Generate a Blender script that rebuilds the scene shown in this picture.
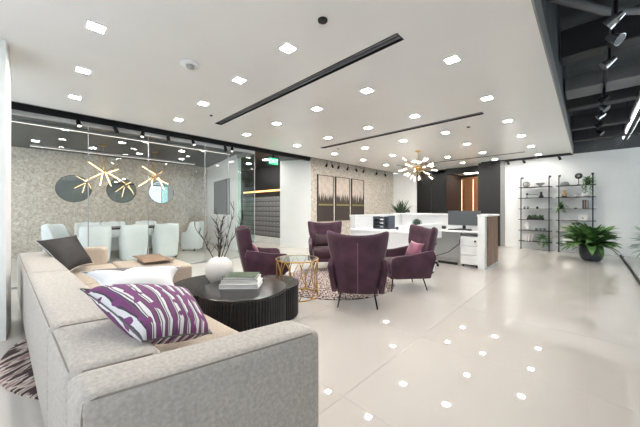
import bpy, bmesh, math, random
from mathutils import Vector, Matrix
random.seed(7)
PI = math.pi
S = bpy.context.scene
for o in list(bpy.data.objects): bpy.data.objects.remove(o)
C = S.collection

# ---------------------------------------------------------------- camera
cam_d = bpy.data.cameras.new('camera'); cam = bpy.data.objects.new('camera', cam_d); C.objects.link(cam)
cam.location = (0, 0, 1.2)
cam.rotation_euler = (PI/2, 0, math.atan2(268, 273))
cam_d.sensor_width = 36; cam_d.lens = 36*273/640; cam_d.shift_y = -4.5/640
cam_d.clip_start = 0.05
S.camera = cam
# ---------------------------------------------------------------- world, light, exposure
w = bpy.data.worlds.new('World'); S.world = w; w.use_nodes = True
w.node_tree.nodes['Background'].inputs[0].default_value = (0.86, 0.93, 1.0, 1)
w.node_tree.nodes['Background'].inputs[1].default_value = 1.2
vs = S.view_settings
vs.view_transform = 'Standard'; vs.look = 'None'; vs.gamma = 1.0; vs.use_curve_mapping = False
vs.exposure = 0.6
def window_light(name, loc, rot, sx, sy, energy, col=(0.95, 0.97, 1.0)):
    l = bpy.data.lights.new(name, 'AREA'); l.shape = 'RECTANGLE'; l.size = sx; l.size_y = sy
    l.energy = energy; l.color = col
    o = bpy.data.objects.new(name, l); C.objects.link(o); o.location = loc; o.rotation_euler = rot
window_light('daylight_front_window', (-1.3, -1.22, 1.4), (PI/2, 0, PI), 4.6, 2.4, 560)
window_light('daylight_lounge_window', (-5.2, -1.22, 1.4), (PI/2, 0, PI), 1.4, 2.4, 170)
window_light('daylight_meeting_window', (-8.1, -1.22, 1.4), (PI/2, 0, PI), 3.4, 2.4, 1000)
window_light('daylight_side_window', (4.18, 7.3, 1.7), (PI/2, 0, PI/2), 4.4, 2.6, 26, (.7, .86, 1.0))

# ---------------------------------------------------------------- materials
MATS = {}
def lin(c):
    return tuple(((v/255)/12.92 if v/255 <= .04045 else ((v/255+.055)/1.055)**2.4) for v in c) + (1,)
def mat(name, rgb, rough=.5, metal=0, var=.0, scale=20, bump=0, bscale=None, sheen=0, spec=.5, coat=0, emit=None, estr=0):
    m = bpy.data.materials.new(name); m.use_nodes = True; nt = m.node_tree; n = nt.nodes; L = nt.links
    b = n['Principled BSDF']; b.inputs['Base Color'].default_value = lin(rgb)
    b.inputs['Roughness'].default_value = rough; b.inputs['Metallic'].default_value = metal
    b.inputs['Specular IOR Level'].default_value = spec
    if sheen:
        b.inputs['Sheen Weight'].default_value = sheen; b.inputs['Sheen Roughness'].default_value = .35
    if coat: b.inputs['Coat Weight'].default_value = coat; b.inputs['Coat Roughness'].default_value = .05
    tc = n.new('ShaderNodeTexCoord')
    nz = n.new('ShaderNodeTexNoise'); nz.inputs['Scale'].default_value = scale; nz.inputs['Detail'].default_value = 4
    L.new(tc.outputs['Object'], nz.inputs['Vector'])
    if var:
        hs = n.new('ShaderNodeMapRange'); hs.inputs[1].default_value = .3; hs.inputs[2].default_value = .7
        hs.inputs[3].default_value = 1-var; hs.inputs[4].default_value = 1+var
        L.new(nz.outputs['Fac'], hs.inputs[0])
        mx = n.new('ShaderNodeVectorMath'); mx.operation = 'SCALE'; mx.inputs[0].default_value = lin(rgb)[:3]
        L.new(hs.outputs[0], mx.inputs['Scale']); L.new(mx.outputs[0], b.inputs['Base Color'])
    if bump:
        n2 = n.new('ShaderNodeTexNoise'); n2.inputs['Scale'].default_value = bscale or scale*6; n2.inputs['Detail'].default_value = 3
        L.new(tc.outputs['Object'], n2.inputs['Vector'])
        bp = n.new('ShaderNodeBump'); bp.inputs['Strength'].default_value = bump; bp.inputs['Distance'].default_value = .01
        L.new(n2.outputs['Fac'], bp.inputs['Height']); L.new(bp.outputs[0], b.inputs['Normal'])
    if emit:
        b.inputs['Emission Color'].default_value = lin(emit); b.inputs['Emission Strength'].default_value = estr
    MATS[name] = m; return m
def ramp(nt, pairs, interp='LINEAR'):
    r = nt.nodes.new('ShaderNodeValToRGB'); r.color_ramp.interpolation = interp
    e = r.color_ramp.elements
    while len(e) < len(pairs): e.new(.5)
    for i, (p, c) in enumerate(pairs): e[i].position = p; e[i].color = lin(c)
    return r
def glass(name, tint, f0=.06):
    m = bpy.data.materials.new(name); m.use_nodes = True; nt = m.node_tree; n = nt.nodes; L = nt.links
    n.remove(n['Principled BSDF']); out = n['Material Output']
    t = n.new('ShaderNodeBsdfTransparent'); t.inputs[0].default_value = lin(tint)
    g = n.new('ShaderNodeBsdfGlossy'); g.inputs['Roughness'].default_value = 0; g.inputs[0].default_value = (1, 1, 1, 1)
    fr = n.new('ShaderNodeFresnel'); fr.inputs[0].default_value = 1.45
    
    ge = n.new('ShaderNodeNewGeometry'); iv = n.new('ShaderNodeMath'); iv.operation = 'SUBTRACT'; iv.inputs[0].default_value = 1; L.new(ge.outputs['Backfacing'], iv.inputs[1])
    ml = n.new('ShaderNodeMath'); ml.operation = 'MULTIPLY'; L.new(fr.outputs[0], ml.inputs[0]); L.new(iv.outputs[0], ml.inputs[1])
    mx = n.new('ShaderNodeMixShader'); L.new(ml.outputs[0], mx.inputs[0]); L.new(t.outputs[0], mx.inputs[1]); L.new(g.outputs[0], mx.inputs[2])
    L.new(mx.outputs[0], out.inputs[0]); return m
M_white = mat('white_paint', (236, 238, 237), .55, var=.015, scale=3)
M_ceil = mat('ceiling_gloss', (240, 239, 236), .22, var=.01, scale=2, spec=.35)
M_tile = mat('cream_porcelain', (206, 200, 193), .012, var=.02, scale=1.2, spec=.95)
M_grout = mat('grout', (182, 175, 166), .7, var=.03)
M_black = mat('black_paint', (24, 24, 25), .5, var=.05, scale=8)
M_blackmetal = mat('black_metal', (18, 18, 19), .4, metal=.3, var=.04)
M_blackpanel = mat('black_panel_gloss', (15, 14, 14), .34, var=.04, scale=3)
M_darkceil = mat('dark_ceiling', (46, 49, 52), .35, var=.12, scale=2)
M_plenum = mat('plenum_dark', (84, 87, 90), .7, var=.25, scale=2.5)
M_beam = mat('beam_dark', (48, 49, 51), .55, var=.15, scale=4)
M_duct = mat('duct_grey', (112, 115, 118), .5, var=.12, scale=3)
M_chrome = mat('chrome', (214, 216, 218), .12, metal=1)
M_alu = mat('brushed_aluminium', (176, 178, 180), .35, metal=.6, var=.03)
M_edge = mat('soffit_edge_grey', (140, 140, 140), .6, var=.03)
M_gold = mat('gold_metal', (206, 164, 100), .28, metal=1, var=.03)
M_brass = mat('brass_metal', (200, 160, 96), .3, metal=1)
M_sofa = mat('beige_tweed', (192, 186, 178), .95, var=.16, scale=70, bump=.35, bscale=420, sheen=.15)
M_sofaseat = mat('beige_tweed_seat', (192, 178, 162), .95, var=.14, scale=70, bump=.35, bscale=420, sheen=.15)
M_pipe = mat('sofa_piping', (150, 141, 132), .9, var=.05)
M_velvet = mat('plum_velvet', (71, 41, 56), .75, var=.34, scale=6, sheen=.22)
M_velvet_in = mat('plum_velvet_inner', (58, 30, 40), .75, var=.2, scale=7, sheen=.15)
M_seam = mat('plum_seam', (118, 78, 98), .7)
M_rose = mat('rose_velvet', (128, 72, 94), .65, var=.2, scale=9, sheen=.4)
M_brown = mat('seat_patch_brown', (134, 106, 82), .8, var=.1, scale=12, sheen=.2)
M_darkfab = mat('charcoal_fabric', (50, 47, 46), .7, var=.3, scale=6, bump=.6, bscale=14)
M_whitefab = mat('white_satin', (232, 233, 235), .5, var=.05, scale=5, bump=.25, bscale=9, sheen=.2)
M_greyfab = mat('grey_satin', (92, 88, 90), .5, var=.1, scale=6)
M_confchair = mat('white_leather', (236, 241, 242), .45, var=.03, scale=4, bump=.05)
M_conftable = mat('dark_table', (48, 45, 44), .25, var=.1, scale=6)
M_tabledark = mat('black_stained_wood', (38, 36, 36), .42, var=.2, scale=14)
M_tabletop = mat('black_wood_top', (40, 38, 38), .2, var=.15, scale=10)
M_ceramic = mat('white_ceramic', (226, 222, 217), .6, var=.02, bump=.12, bscale=60)
M_twig = mat('twig_bark', (62, 52, 48), .9, var=.2)
M_leaf = mat('fern_leaf', (78, 116, 62), .45, var=.3, scale=9)
M_leaf2 = mat('fern_leaf_light', (104, 144, 82), .45, var=.3, scale=9)
M_leafdark = mat('dark_leaf', (46, 66, 46), .5, var=.25, scale=14)
M_pot = mat('charcoal_pot', (44, 48, 52), .45, var=.08, scale=6)
M_soil = mat('soil', (50, 40, 32), .95, var=.3, scale=40)
M_paper = mat('paper_white', (236, 234, 230), .7, var=.02)
M_desk = mat('white_laminate', (240, 241, 241), .3, var=.01)
M_screen = mat('monitor_grey', (78, 82, 86), .4, var=.03)
M_mesh = mat('organizer_grey', (74, 82, 92), .5, var=.08)
M_mirror = mat('mirror_silver', (190, 196, 198), .02, metal=1)
M_lamp = mat('downlight_glow', (255, 250, 240), .5, emit=(255, 250, 244), estr=190)
M_soft = mat('screen_strip_glow', (255, 226, 194), .5, emit=(255, 222, 186), estr=1.3)
M_lobby = mat('lobby_glow', (255, 250, 244), .5, emit=(255, 240, 226), estr=12)
M_lamp2 = mat('meeting_glow', (255, 250, 244), .5, emit=(255, 250, 244), estr=120)
M_strip = mat('strip_glow', (255, 250, 245), .5, emit=(255, 240, 228), estr=.9)
M_stick = mat('stick_glow', (255, 228, 186), .5, emit=(255, 214, 158), estr=3.2)
M_warm = mat('warm_strip_glow', (255, 200, 140), .5, emit=(255, 176, 104), estr=2.6)
M_bulb = mat('bulb_glow', (255, 250, 240), .2, emit=(255, 240, 220), estr=2.6)
M_tube = mat('tube_glow', (255, 255, 255), .4, emit=(250, 252, 255), estr=1.6)
M_exit = mat('exit_green', (40, 190, 130), .4, emit=(40, 200, 130), estr=.7)
M_exitw = mat('exit_letters', (240, 250, 244), .4, emit=(225, 255, 240), estr=1.2)
M_locker = mat('locker_grey', (128, 128, 129), .5, metal=.0, var=.08)
M_greyart = mat('grey_art_canvas', (112, 112, 110), .8, var=.25, scale=30, bump=.3)
M_frame = mat('dark_frame', (60, 50, 44), .5, var=.1)
M_bronze = mat('bronze_panel', (170, 124, 84), .35, metal=.4, var=.15, scale=3)
M_brownwall = mat('taupe_wall', (74, 62, 56), .6, var=.06)
M_glass = glass('clear_partition_glass', (252, 254, 253))
M_glassg = glass('green_tint_glass', (226, 242, 236))
M_cover1 = mat('book_cover_green', (62, 78, 56), .5, var=.4, scale=12)
M_bluebook = mat('book_cover_blue', (150, 170, 198), .5, var=.05)
M_darkred = mat('book_dark_red', (92, 52, 50), .6)
M_bookbrown = mat('book_brown', (104, 84, 78), .6, var=.1)
M_tan = mat('tan_wood', (186, 152, 110), .6, var=.1)
M_greystone = mat('grey_stone', (128, 130, 132), .7, var=.15, scale=20)
M_beige = mat('beige_box', (196, 188, 180), .7, var=.04)
M_clearglass = glass('clear_vessel_glass', (225, 232, 232))

def special(name, build, rough=.8):
    m = bpy.data.materials.new(name); m.use_nodes = True; nt = m.node_tree
    b = nt.nodes['Principled BSDF']; b.inputs['Roughness'].default_value = rough
    build(nt, b); return m
def mapping(nt, scale, coord='Object', rot=(0, 0, 0)):
    tc = nt.nodes.new('ShaderNodeTexCoord'); mp = nt.nodes.new('ShaderNodeMapping')
    mp.inputs['Scale'].default_value = scale; mp.inputs['Rotation'].default_value = rot
    nt.links.new(tc.outputs[coord], mp.inputs[0]); return mp
def b_stone(nt, b):
    L = nt.links; mp = mapping(nt, (1, 1, 1))
    vo = nt.nodes.new('ShaderNodeTexVoronoi'); vo.inputs['Scale'].default_value = 34; L.new(mp.outputs[0], vo.inputs['Vector'])
    n1 = nt.nodes.new('ShaderNodeTexNoise'); n1.inputs['Scale'].default_value = 15; n1.inputs['Detail'].default_value = 8; n1.inputs['Roughness'].default_value = .75
    L.new(mp.outputs[0], n1.inputs['Vector'])
    r = ramp(nt, [(.28, (146, 136, 124)), (.42, (184, 175, 162)), (.55, (204, 196, 184)), (.7, (226, 220, 210))])
    mx = nt.nodes.new('ShaderNodeMath'); mx.operation = 'MULTIPLY_ADD'; mx.inputs[1].default_value = .17
    sx = nt.nodes.new('ShaderNodeSeparateColor'); L.new(vo.outputs['Color'], sx.inputs[0]); L.new(sx.outputs[0], mx.inputs[0])
    a = nt.nodes.new('ShaderNodeMath'); a.operation = 'ADD'; a.inputs[1].default_value = -.07
    L.new(n1.outputs['Fac'], a.inputs[0]); L.new(a.outputs[0], mx.inputs[2])
    L.new(mx.outputs[0], r.inputs[0]); L.new(r.outputs[0], b.inputs['Base Color'])
    bp = nt.nodes.new('ShaderNodeBump'); bp.inputs['Strength'].default_value = .5; bp.inputs['Distance'].default_value = .02
    L.new(mx.outputs[0], bp.inputs['Height']); L.new(bp.outputs[0], b.inputs['Normal'])
M_stone = special('chipped_stone_veneer', b_stone, .85)
def b_rug(s, rot):
    def f(nt, b):
        L = nt.links; mp = mapping(nt, s, rot=(0, 0, rot))
        n1 = nt.nodes.new('ShaderNodeTexNoise'); n1.inputs['Scale'].default_value = 1; n1.inputs['Detail'].default_value = 3
        n1.inputs['Distortion'].default_value = .15
        L.new(mp.outputs[0], n1.inputs['Vector'])
        r = ramp(nt, [(.43, (70, 54, 56)), (.49, (96, 74, 76)), (.52, (216, 206, 194)), (.64, (150, 118, 118))])
        L.new(n1.outputs['Fac'], r.inputs[0]); L.new(r.outputs[0], b.inputs['Base Color'])
    return f
M_rug = special('streaked_rug', b_rug((5, 24, 5), 0), .95)
M_rug2 = special('speckled_rug', b_rug((22, 40, 5), 0), .95)
def b_pillow(nt, b):
    L = nt.links; N = nt.nodes; mp = mapping(nt, (1, .35, 1), 'UV', (0, 0, .0))
    wv = N.new('ShaderNodeTexWave'); wv.wave_type = 'BANDS'; wv.bands_direction = 'X'; wv.wave_profile = 'SAW'
    wv.inputs['Scale'].default_value = 2.6; wv.inputs['Distortion'].default_value = 5.0; wv.inputs['Detail'].default_value = 2; wv.inputs['Detail Scale'].default_value = 1.6
    L.new(mp.outputs[0], wv.inputs['Vector'])
    r = ramp(nt, [(0, (226, 224, 228)), (.27, (70, 64, 72)), (.36, (120, 62, 114)), (.62, (104, 84, 104)), (.7, (74, 68, 76)), (.8, (218, 216, 222)), (.9, (92, 84, 94))], 'CONSTANT')
    L.new(wv.outputs['Fac'], r.inputs[0])
    m2 = mapping(nt, (5, 3.2, 1), 'UV'); n2 = N.new('ShaderNodeTexNoise'); n2.inputs['Scale'].default_value = 1.6; n2.inputs['Detail'].default_value = 1; L.new(m2.outputs[0], n2.inputs['Vector'])
    g1 = N.new('ShaderNodeMath'); g1.operation = 'GREATER_THAN'; g1.inputs[1].default_value = .56; L.new(n2.outputs['Fac'], g1.inputs[0])
    mx = N.new('ShaderNodeMix'); mx.data_type = 'RGBA'; L.new(g1.outputs[0], mx.inputs[0]); L.new(r.outputs[0], mx.inputs[6]); mx.inputs[7].default_value = lin((124, 66, 118))
    L.new(mx.outputs[2], b.inputs['Base Color'])
M_purplepillow = special('purple_streak_print', b_pillow, .75)
def b_wp(nt, b):
    L = nt.links; N = nt.nodes; tc = N.new('ShaderNodeTexCoord'); sp = N.new('ShaderNodeSeparateXYZ'); L.new(tc.outputs['UV'], sp.inputs[0])
    m1 = N.new('ShaderNodeMath'); m1.operation = 'MULTIPLY_ADD'; m1.inputs[1].default_value = 1.5; L.new(sp.outputs[0], m1.inputs[0]); L.new(sp.outputs[1], m1.inputs[2])
    m2 = N.new('ShaderNodeMath'); m2.operation = 'MULTIPLY_ADD'; m2.inputs[1].default_value = -1.2; L.new(sp.outputs[0], m2.inputs[0]); L.new(sp.outputs[1], m2.inputs[2])
    g1 = N.new('ShaderNodeMath'); g1.operation = 'GREATER_THAN'; g1.inputs[1].default_value = .98; L.new(m1.outputs[0], g1.inputs[0])
    g2 = N.new('ShaderNodeMath'); g2.operation = 'GREATER_THAN'; g2.inputs[1].default_value = .3; L.new(m2.outputs[0], g2.inputs[0])
    mm = N.new('ShaderNodeMath'); mm.operation = 'MULTIPLY'; L.new(g1.outputs[0], mm.inputs[0]); L.new(g2.outputs[0], mm.inputs[1])
    mx = N.new('ShaderNodeMix'); mx.data_type = 'RGBA'; L.new(mm.outputs[0], mx.inputs[0]); mx.inputs[6].default_value = lin((232, 233, 235)); mx.inputs[7].default_value = lin((104, 98, 100)); L.new(mx.outputs[2], b.inputs['Base Color'])
M_whitepillow = special('white_satin_grey_corner', b_wp, .45)
def b_walnut(nt, b):
    L = nt.links; mp = mapping(nt, (9, 9, .9))
    n1 = nt.nodes.new('ShaderNodeTexNoise'); n1.inputs['Scale'].default_value = 4; n1.inputs['Detail'].default_value = 6; L.new(mp.outputs[0], n1.inputs['Vector'])
    r = ramp(nt, [(.3, (96, 72, 58)), (.5, (136, 106, 86)), (.7, (160, 130, 108))])
    L.new(n1.outputs['Fac'], r.inputs[0]); L.new(r.outputs[0], b.inputs['Base Color'])
M_walnut = special('walnut_veneer', b_walnut, .45)
def b_art(seed):
    def f(nt, b):
        L = nt.links; N = nt.nodes
        tc = N.new('ShaderNodeTexCoord'); sp = N.new('ShaderNodeSeparateXYZ'); L.new(tc.outputs['UV'], sp.inputs[0])
        # tree-top height from noise along the width
        cm = N.new('ShaderNodeCombineXYZ'); m1 = N.new('ShaderNodeMath'); m1.operation = 'MULTIPLY_ADD'; m1.inputs[1].default_value = 12; m1.inputs[2].default_value = seed*31.7
        L.new(sp.outputs[0], m1.inputs[0]); L.new(m1.outputs[0], cm.inputs[0])
        nz = N.new('ShaderNodeTexNoise'); nz.inputs['Scale'].default_value = 1; nz.inputs['Detail'].default_value = 3; nz.inputs['Roughness'].default_value = .7; L.new(cm.outputs[0], nz.inputs['Vector'])
        def thr(base, amp, soft):
            h = N.new('ShaderNodeMath'); h.operation = 'MULTIPLY_ADD'; h.inputs[1].default_value = amp; h.inputs[2].default_value = base; L.new(nz.outputs['Fac'], h.inputs[0])
            d = N.new('ShaderNodeMath'); d.operation = 'SUBTRACT'; L.new(h.outputs[0], d.inputs[0]); L.new(sp.outputs[1], d.inputs[1])
            q = N.new('ShaderNodeMapRange'); q.inputs[1].default_value = 0; q.inputs[2].default_value = soft; L.new(d.outputs[0], q.inputs[0]); return q
        n2 = N.new('ShaderNodeTexNoise'); n2.inputs['Scale'].default_value = 7; n2.inputs['Detail'].default_value = 5; L.new(tc.outputs['UV'], n2.inputs['Vector'])
        sky = ramp(nt, [(.3, (186, 172, 160)), (.7, (210, 198, 186))]); L.new(n2.outputs['Fac'], sky.inputs[0])
        def mix(fac, a, col):
            mx = N.new('ShaderNodeMix'); mx.data_type = 'RGBA'; L.new(fac, mx.inputs[0]); L.new(a, mx.inputs[6]); mx.inputs[7].default_value = lin(col); return mx.outputs[2]
        c = mix(thr(.06, 1.0, .03).outputs[0], sky.outputs[0], (66, 56, 50))
        c = mix(thr(.36, .04, .01).outputs[0], c, (140, 132, 80))
        c = mix(thr(.33, .05, .02).outputs[0], c, (56, 48, 44))
        L.new(c, b.inputs['Base Color'])
    return f
M_art = [special('forest_canvas_%d' % i, b_art(i+1), .7) for i in range(3)]

# ---------------------------------------------------------------- geometry helpers
class G:
    def __init__(s): s.v = []; s.f = []; s.uv = None
    def add(s, v, f):
        k = len(s.v); s.v += [tuple(p) for p in v]; s.f += [tuple(i+k for i in q) for q in f]; return s
    def box(s, x0, x1, y0, y1, z0, z1):
        return s.prism([(x0, y0), (x1, y0), (x1, y1), (x0, y1)], z0, z1)
    def prism(s, poly, z0, z1, top=None):
        n = len(poly); top = top or poly
        v = [(p[0], p[1], z0) for p in poly] + [(p[0], p[1], z1) for p in top]
        f = [tuple(range(n-1, -1, -1)), tuple(range(n, 2*n))] + [(i, (i+1) % n, n+(i+1) % n, n+i) for i in range(n)]
        return s.add(v, f)
    def lathe(s, prof, seg=24, c=(0, 0, 0), close=True):
        v = []; f = []
        for r, z in prof:
            for i in range(seg):
                a = 2*PI*i/seg; v.append((c[0]+r*math.cos(a), c[1]+r*math.sin(a), c[2]+z))
        for j in range(len(prof)-1):
            for i in range(seg):
                k = (i+1) % seg; f.append((j*seg+i, j*seg+k, (j+1)*seg+k, (j+1)*seg+i))
        if close:
            f.append(tuple(range(seg-1, -1, -1))); f.append(tuple((len(prof)-1)*seg+i for i in range(seg)))
        return s.add(v, f)
    def tube(s, pts, r, seg=8, r2=None, closed=False):
        pts = [Vector(p) for p in pts]; n = len(pts); v = []; f = []
        t0 = (pts[1]-pts[0]).normalized(); up = Vector((0, 0, 1)) if abs(t0.z) < .9 else Vector((1, 0, 0))
        x = t0.cross(up).normalized()
        for i, p in enumerate(pts):
            if closed: t = (pts[(i+1) % n]-pts[i-1]).normalized()
            else: t = (pts[min(i+1, n-1)]-pts[max(i-1, 0)]).normalized()
            x = (x - t*x.dot(t)).normalized(); y = t.cross(x)
            rr = r if r2 is None else r+(r2-r)*i/(n-1)
            for k in range(seg):
                a = 2*PI*k/seg; v.append(p+x*math.cos(a)*rr+y*math.sin(a)*rr)
        m = n if closed else n-1
        for i in range(m):
            j = (i+1) % n
            for k in range(seg):
                q = (k+1) % seg; f.append((i*seg+k, i*seg+q, j*seg+q, j*seg+k))
        if not closed: f.append(tuple(range(seg-1, -1, -1))); f.append(tuple((n-1)*seg+k for k in range(seg)))
        return s.add(v, f)
    def ball(s, c, r, seg=16, rings=9, sz=1):
        return s.lathe([(max(.001, r*math.sin(PI*i/rings)), -r*sz*math.cos(PI*i/rings)) for i in range(rings+1)], seg, c)
    def mesh(s, bevel=0, bseg=2, smooth=False, name='m'):
        me = bpy.data.meshes.new(name); me.from_pydata(s.v, [], s.f)
        bm = bmesh.new(); bm.from_mesh(me); bmesh.ops.recalc_face_normals(bm, faces=bm.faces)
        if bevel: bmesh.ops.bevel(bm, geom=list(bm.edges), offset=bevel, segments=bseg, affect='EDGES', profile=.5)
        bm.to_mesh(me); bm.free()
        if smooth:
            for p in me.polygons: p.use_smooth = True
        return me
def obj(name, me, m, parent=None, loc=(0, 0, 0), rot=(0, 0, 0)):
    if isinstance(me, G): me = me.mesh()
    if m is not None and len(me.materials) == 0: me.materials.append(m)
    me.name = name
    o = bpy.data.objects.new(name, me); C.objects.link(o); o.parent = parent
    o.location = loc; o.rotation_euler = rot; return o
def tag(o, label, cat, group=None):
    o['label'] = label; o['category'] = cat
    if group: o['group'] = group
    return o
def thing(name, label, cat, loc=(0, 0, 0), rz=0, group=None):
    o = bpy.data.objects.new(name, None); C.objects.link(o); o.location = loc; o.rotation_euler = (0, 0, rz)
    o.empty_display_size = .1
    return tag(o, label, cat, group)
def struct(name, me, m, parent=None, loc=(0, 0, 0), label=None):
    o = obj(name, me, m, parent, loc)
    if parent is None: o['kind'] = 'structure'
    if label: o['label'] = label
    return o
def dup(root, loc, rz, label, group=None):
    r = root.copy(); C.objects.link(r); r.location = loc; r.rotation_euler = (0, 0, rz); r['label'] = label
    if group: r['group'] = group
    for ch in [c for c in bpy.data.objects if c.parent == root]:
        c = ch.copy(); C.objects.link(c); c.parent = r
        for g in [q for q in bpy.data.objects if q.parent == ch]:
            d = g.copy(); C.objects.link(d); d.parent = c
    return r
def smooth(o, sub=0, solid=0, offset=0):
    if solid:
        m = o.modifiers.new('thickness', 'SOLIDIFY'); m.thickness = solid; m.offset = offset
    if sub:
        m = o.modifiers.new('soft', 'SUBSURF'); m.levels = sub; m.render_levels = sub
    for p in o.data.polygons: p.use_smooth = True
    return o

# ================================================================ SETTING
WX = -6.15          # glass front / textured wall plane
CE = 2.74           # ceiling height
# ---- floor with large porcelain slabs
fl = struct('floor', G().box(-10.6, 4.4, -1.3, 14.4, -.12, -.004), M_grout, label='pale polished cream floor of large slabs')
T = 1.12; gap = .0018
tm = G().box(-T/2+gap/2, T/2-gap/2, -T/2+gap/2, T/2-gap/2, -.01, 0).mesh()
for i in range(-9, 4):
    for j in range(-2, 12):
        cx_ = (i+.5)*T; cy_ = 1.35+(j+.5)*T
        if cx_ < -10.6 or cx_ > 4.4 or cy_ > 14.4: continue
        obj('floor_tile', tm, M_tile, fl, (cx_, cy_, 0))
# ---- main ceiling, cut around the three linear slots
slots = [(2.24, .13, -4.79, -1.19), (4.95, .13, -4.79, -1.2), (9.12, .07, -4.3, -1.2)]
g = G(); y = -1.3
for sy, sw, x0, x1 in slots:
    g.box(-5.86, -.3, y, sy-sw/2, CE, 2.95); g.box(-5.86, x0, sy-sw/2, sy+sw/2, CE, 2.95); g.box(x1, -.3, sy-sw/2, sy+sw/2, CE, 2.95); y = sy+sw/2
g.box(-5.86, -.3, y, 10.9, CE, 2.95)
struct('ceiling', g, M_ceil, label='glossy white dropped ceiling')
struct('trim_1', G().box(-.3, -.285, -1.3, 10.4, CE-.004, 2.96), M_edge, label='grey edge of the dropped ceiling')
for i, (sy, sw, x0, x1) in enumerate(slots):
    lab = ['wide black linear air slot in the ceiling nearest the camera', 'black linear air slot in the middle of the ceiling above the desk', 'thin black ceiling slot closest to the wall with ladder shelves'][i]
    t = thing('linear_diffuser', lab, 'air vent', ((x0+x1)/2, sy, CE), group='linear ceiling slots')
    hx = (x1-x0)/2-.002; hw = sw/2-.002
    obj('backing', G().box(-hx, hx, -hw, hw, .12, .13), M_black, t)
    gf = G(); gf.box(-hx, hx, -hw, -hw+.008, -.004, .12); gf.box(-hx, hx, hw-.008, hw, -.004, .12); gf.box(-hx, -hx+.008, -hw, hw, -.004, .12); gf.box(hx-.008, hx, -hw, hw, -.004, .12)
    obj('frame', gf, M_blackmetal, t)
    for k in ((-1, 1) if sw > .1 else (0,)):
        obj('slat', G().box(-hx, hx, k*hw*.45-.014, k*hw*.45+.014, .012, .05), M_duct, t)
# ---- dark ceilings: track recess, meeting room, corridor
struct('ceiling_recess', G().box(-6.2, -5.86, -1.3, 10.9, 2.80, 2.95), M_black, label='black track recess along the left side')
struct('ceiling_meeting', G().box(-10.6, -6.2, -1.3, 10.9, CE, 2.95), M_darkceil, label='dark ceiling over meeting room and corridor')
# ---- walls
struct('wall_stone', G().box(-10.3, -10.1, -1.3, 4.3, 0, CE), M_stone, label='chipped stone veneer wall of the meeting room')
struct('wall_meeting_end', G().prism([(-10.1, 4.3), (-7.05, 3.85), (-7.05, 3.97), (-10.1, 4.45)], 0, CE), M_white, label='white end wall of the meeting room')
struct('wall_corridor', G().box(-10.3, -6.9, 5.75, 5.9, 0, CE), M_black, label='dark corridor wall behind the lockers')
struct('wall_corridor_end', G().box(-10.3, -10.1, 4.3, 5.75, 0, CE), M_black)
struct('wall_angled', G().prism([(-7.02, 5.33), (WX, 5.86), (-6.3, 5.86), (-7.02, 5.75)], 0, CE), M_white, label='angled white wall by the corridor mouth')
struct('wall_left', G().box(WX-.15, WX, 5.86, 10.9, 0, 2.8), M_stone, label='chipped stone veneer wall behind the triptych')
struct('wall_back_left', G().box(WX-.15, -5.08, 10.9, 11.05, 0, CE), M_white, label='narrow white wall left of the black panels')
struct('wall_lobby_side', G().box(-4.0, -3.9, 10.97, 12.6, 0, CE), M_brownwall, label='taupe side wall of the lift lobby')
struct('wall_lobby_back', G().box(-5.1, -1.9, 12.7, 12.85, 0, CE), M_black)
struct('wall_lobby_right', G().box(-2.7, -2.6, 10.9, 12.7, 0, CE), M_black)
struct('ceiling_lobby', G().box(-5.1, -1.9, 10.9, 12.85, 2.62, 2.95), M_white)
struct('trim_2', G().box(-3.9, -2.66, 10.86, 10.95, 2.52, CE), M_black, label='black header over the lobby opening')
struct('wall_column', G().box(-2.66, -2.02, 10.36, 10.9, 0, CE), M_blackpanel, label='black column at the end of the white shelf wall')
struct('trim_3', G().box(-2.02, -1.9, 10.37, 10.9, 0, CE), M_edge, label='grey metal edge beside the black column')
struct('wall_back', G().box(-1.9, 4.3, 10.4, 10.55, 0, CE), M_white, label='white wall behind the ladder shelves')
struct('wall_back_upper', G().box(-1.9, 4.3, 10.4, 10.55, CE, 4.1), M_plenum, label='dark plenum wall above the white wall')
struct('baseboard_back', G().box(-1.9, 4.2, 10.385, 10.4, 0, .09), M_white)
struct('trim_4', G().box(-1.9, -.3, 10.36, 10.4, CE-.03, CE), M_black, label='black shadow line along the shelf wall')
struct('wall_right', G().box(4.2, 4.3, -1.3, .4, 0, 4.1).box(4.2, 4.3, 9.6, 10.4, 0, 4.1).box(4.2, 4.3, .4, 5.0, 0, 4.1).box(4.2, 4.3, 5.0, 9.6, 0, .35).box(4.2, 4.3, 5.0, 9.6, 3.05, 4.1), M_white)
gw = G()
for x0, x1 in ((-10.3, -9.9), (-6.4, -6.0), (-4.45, -3.72), (1.1, 4.3)): gw.box(x0, x1, -1.3, -1.15, 0, CE)
gw.box(-10.3, 4.3, -1.3, -1.15, 0, .18); gw.box(-10.3, 4.3, -1.3, -1.15, 2.62, CE)
struct('wall_front', gw, M_white)
struct('wall_pillar', G().box(-4.4, -3.79, -1.15, -.23, 0, CE), M_white, label='white pillar at the far left edge')
for n, (x0, x1, k) in enumerate(((-9.9, -6.4, 3), (-6.0, -4.45, 1), (-3.72, 1.1, 4))):
    gf = G()
    for i in range(k+1):
        xx = x0+(x1-x0)*i/k; gf.box(xx-.03, xx+.03, -1.26, -1.18, .18, 2.62)
    gf.box(x0, x1, -1.26, -1.18, .18, .24); gf.box(x0, x1, -1.26, -1.18, 2.56, 2.62)
    struct('window_%d' % (n+1), gf, M_alu)
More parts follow.
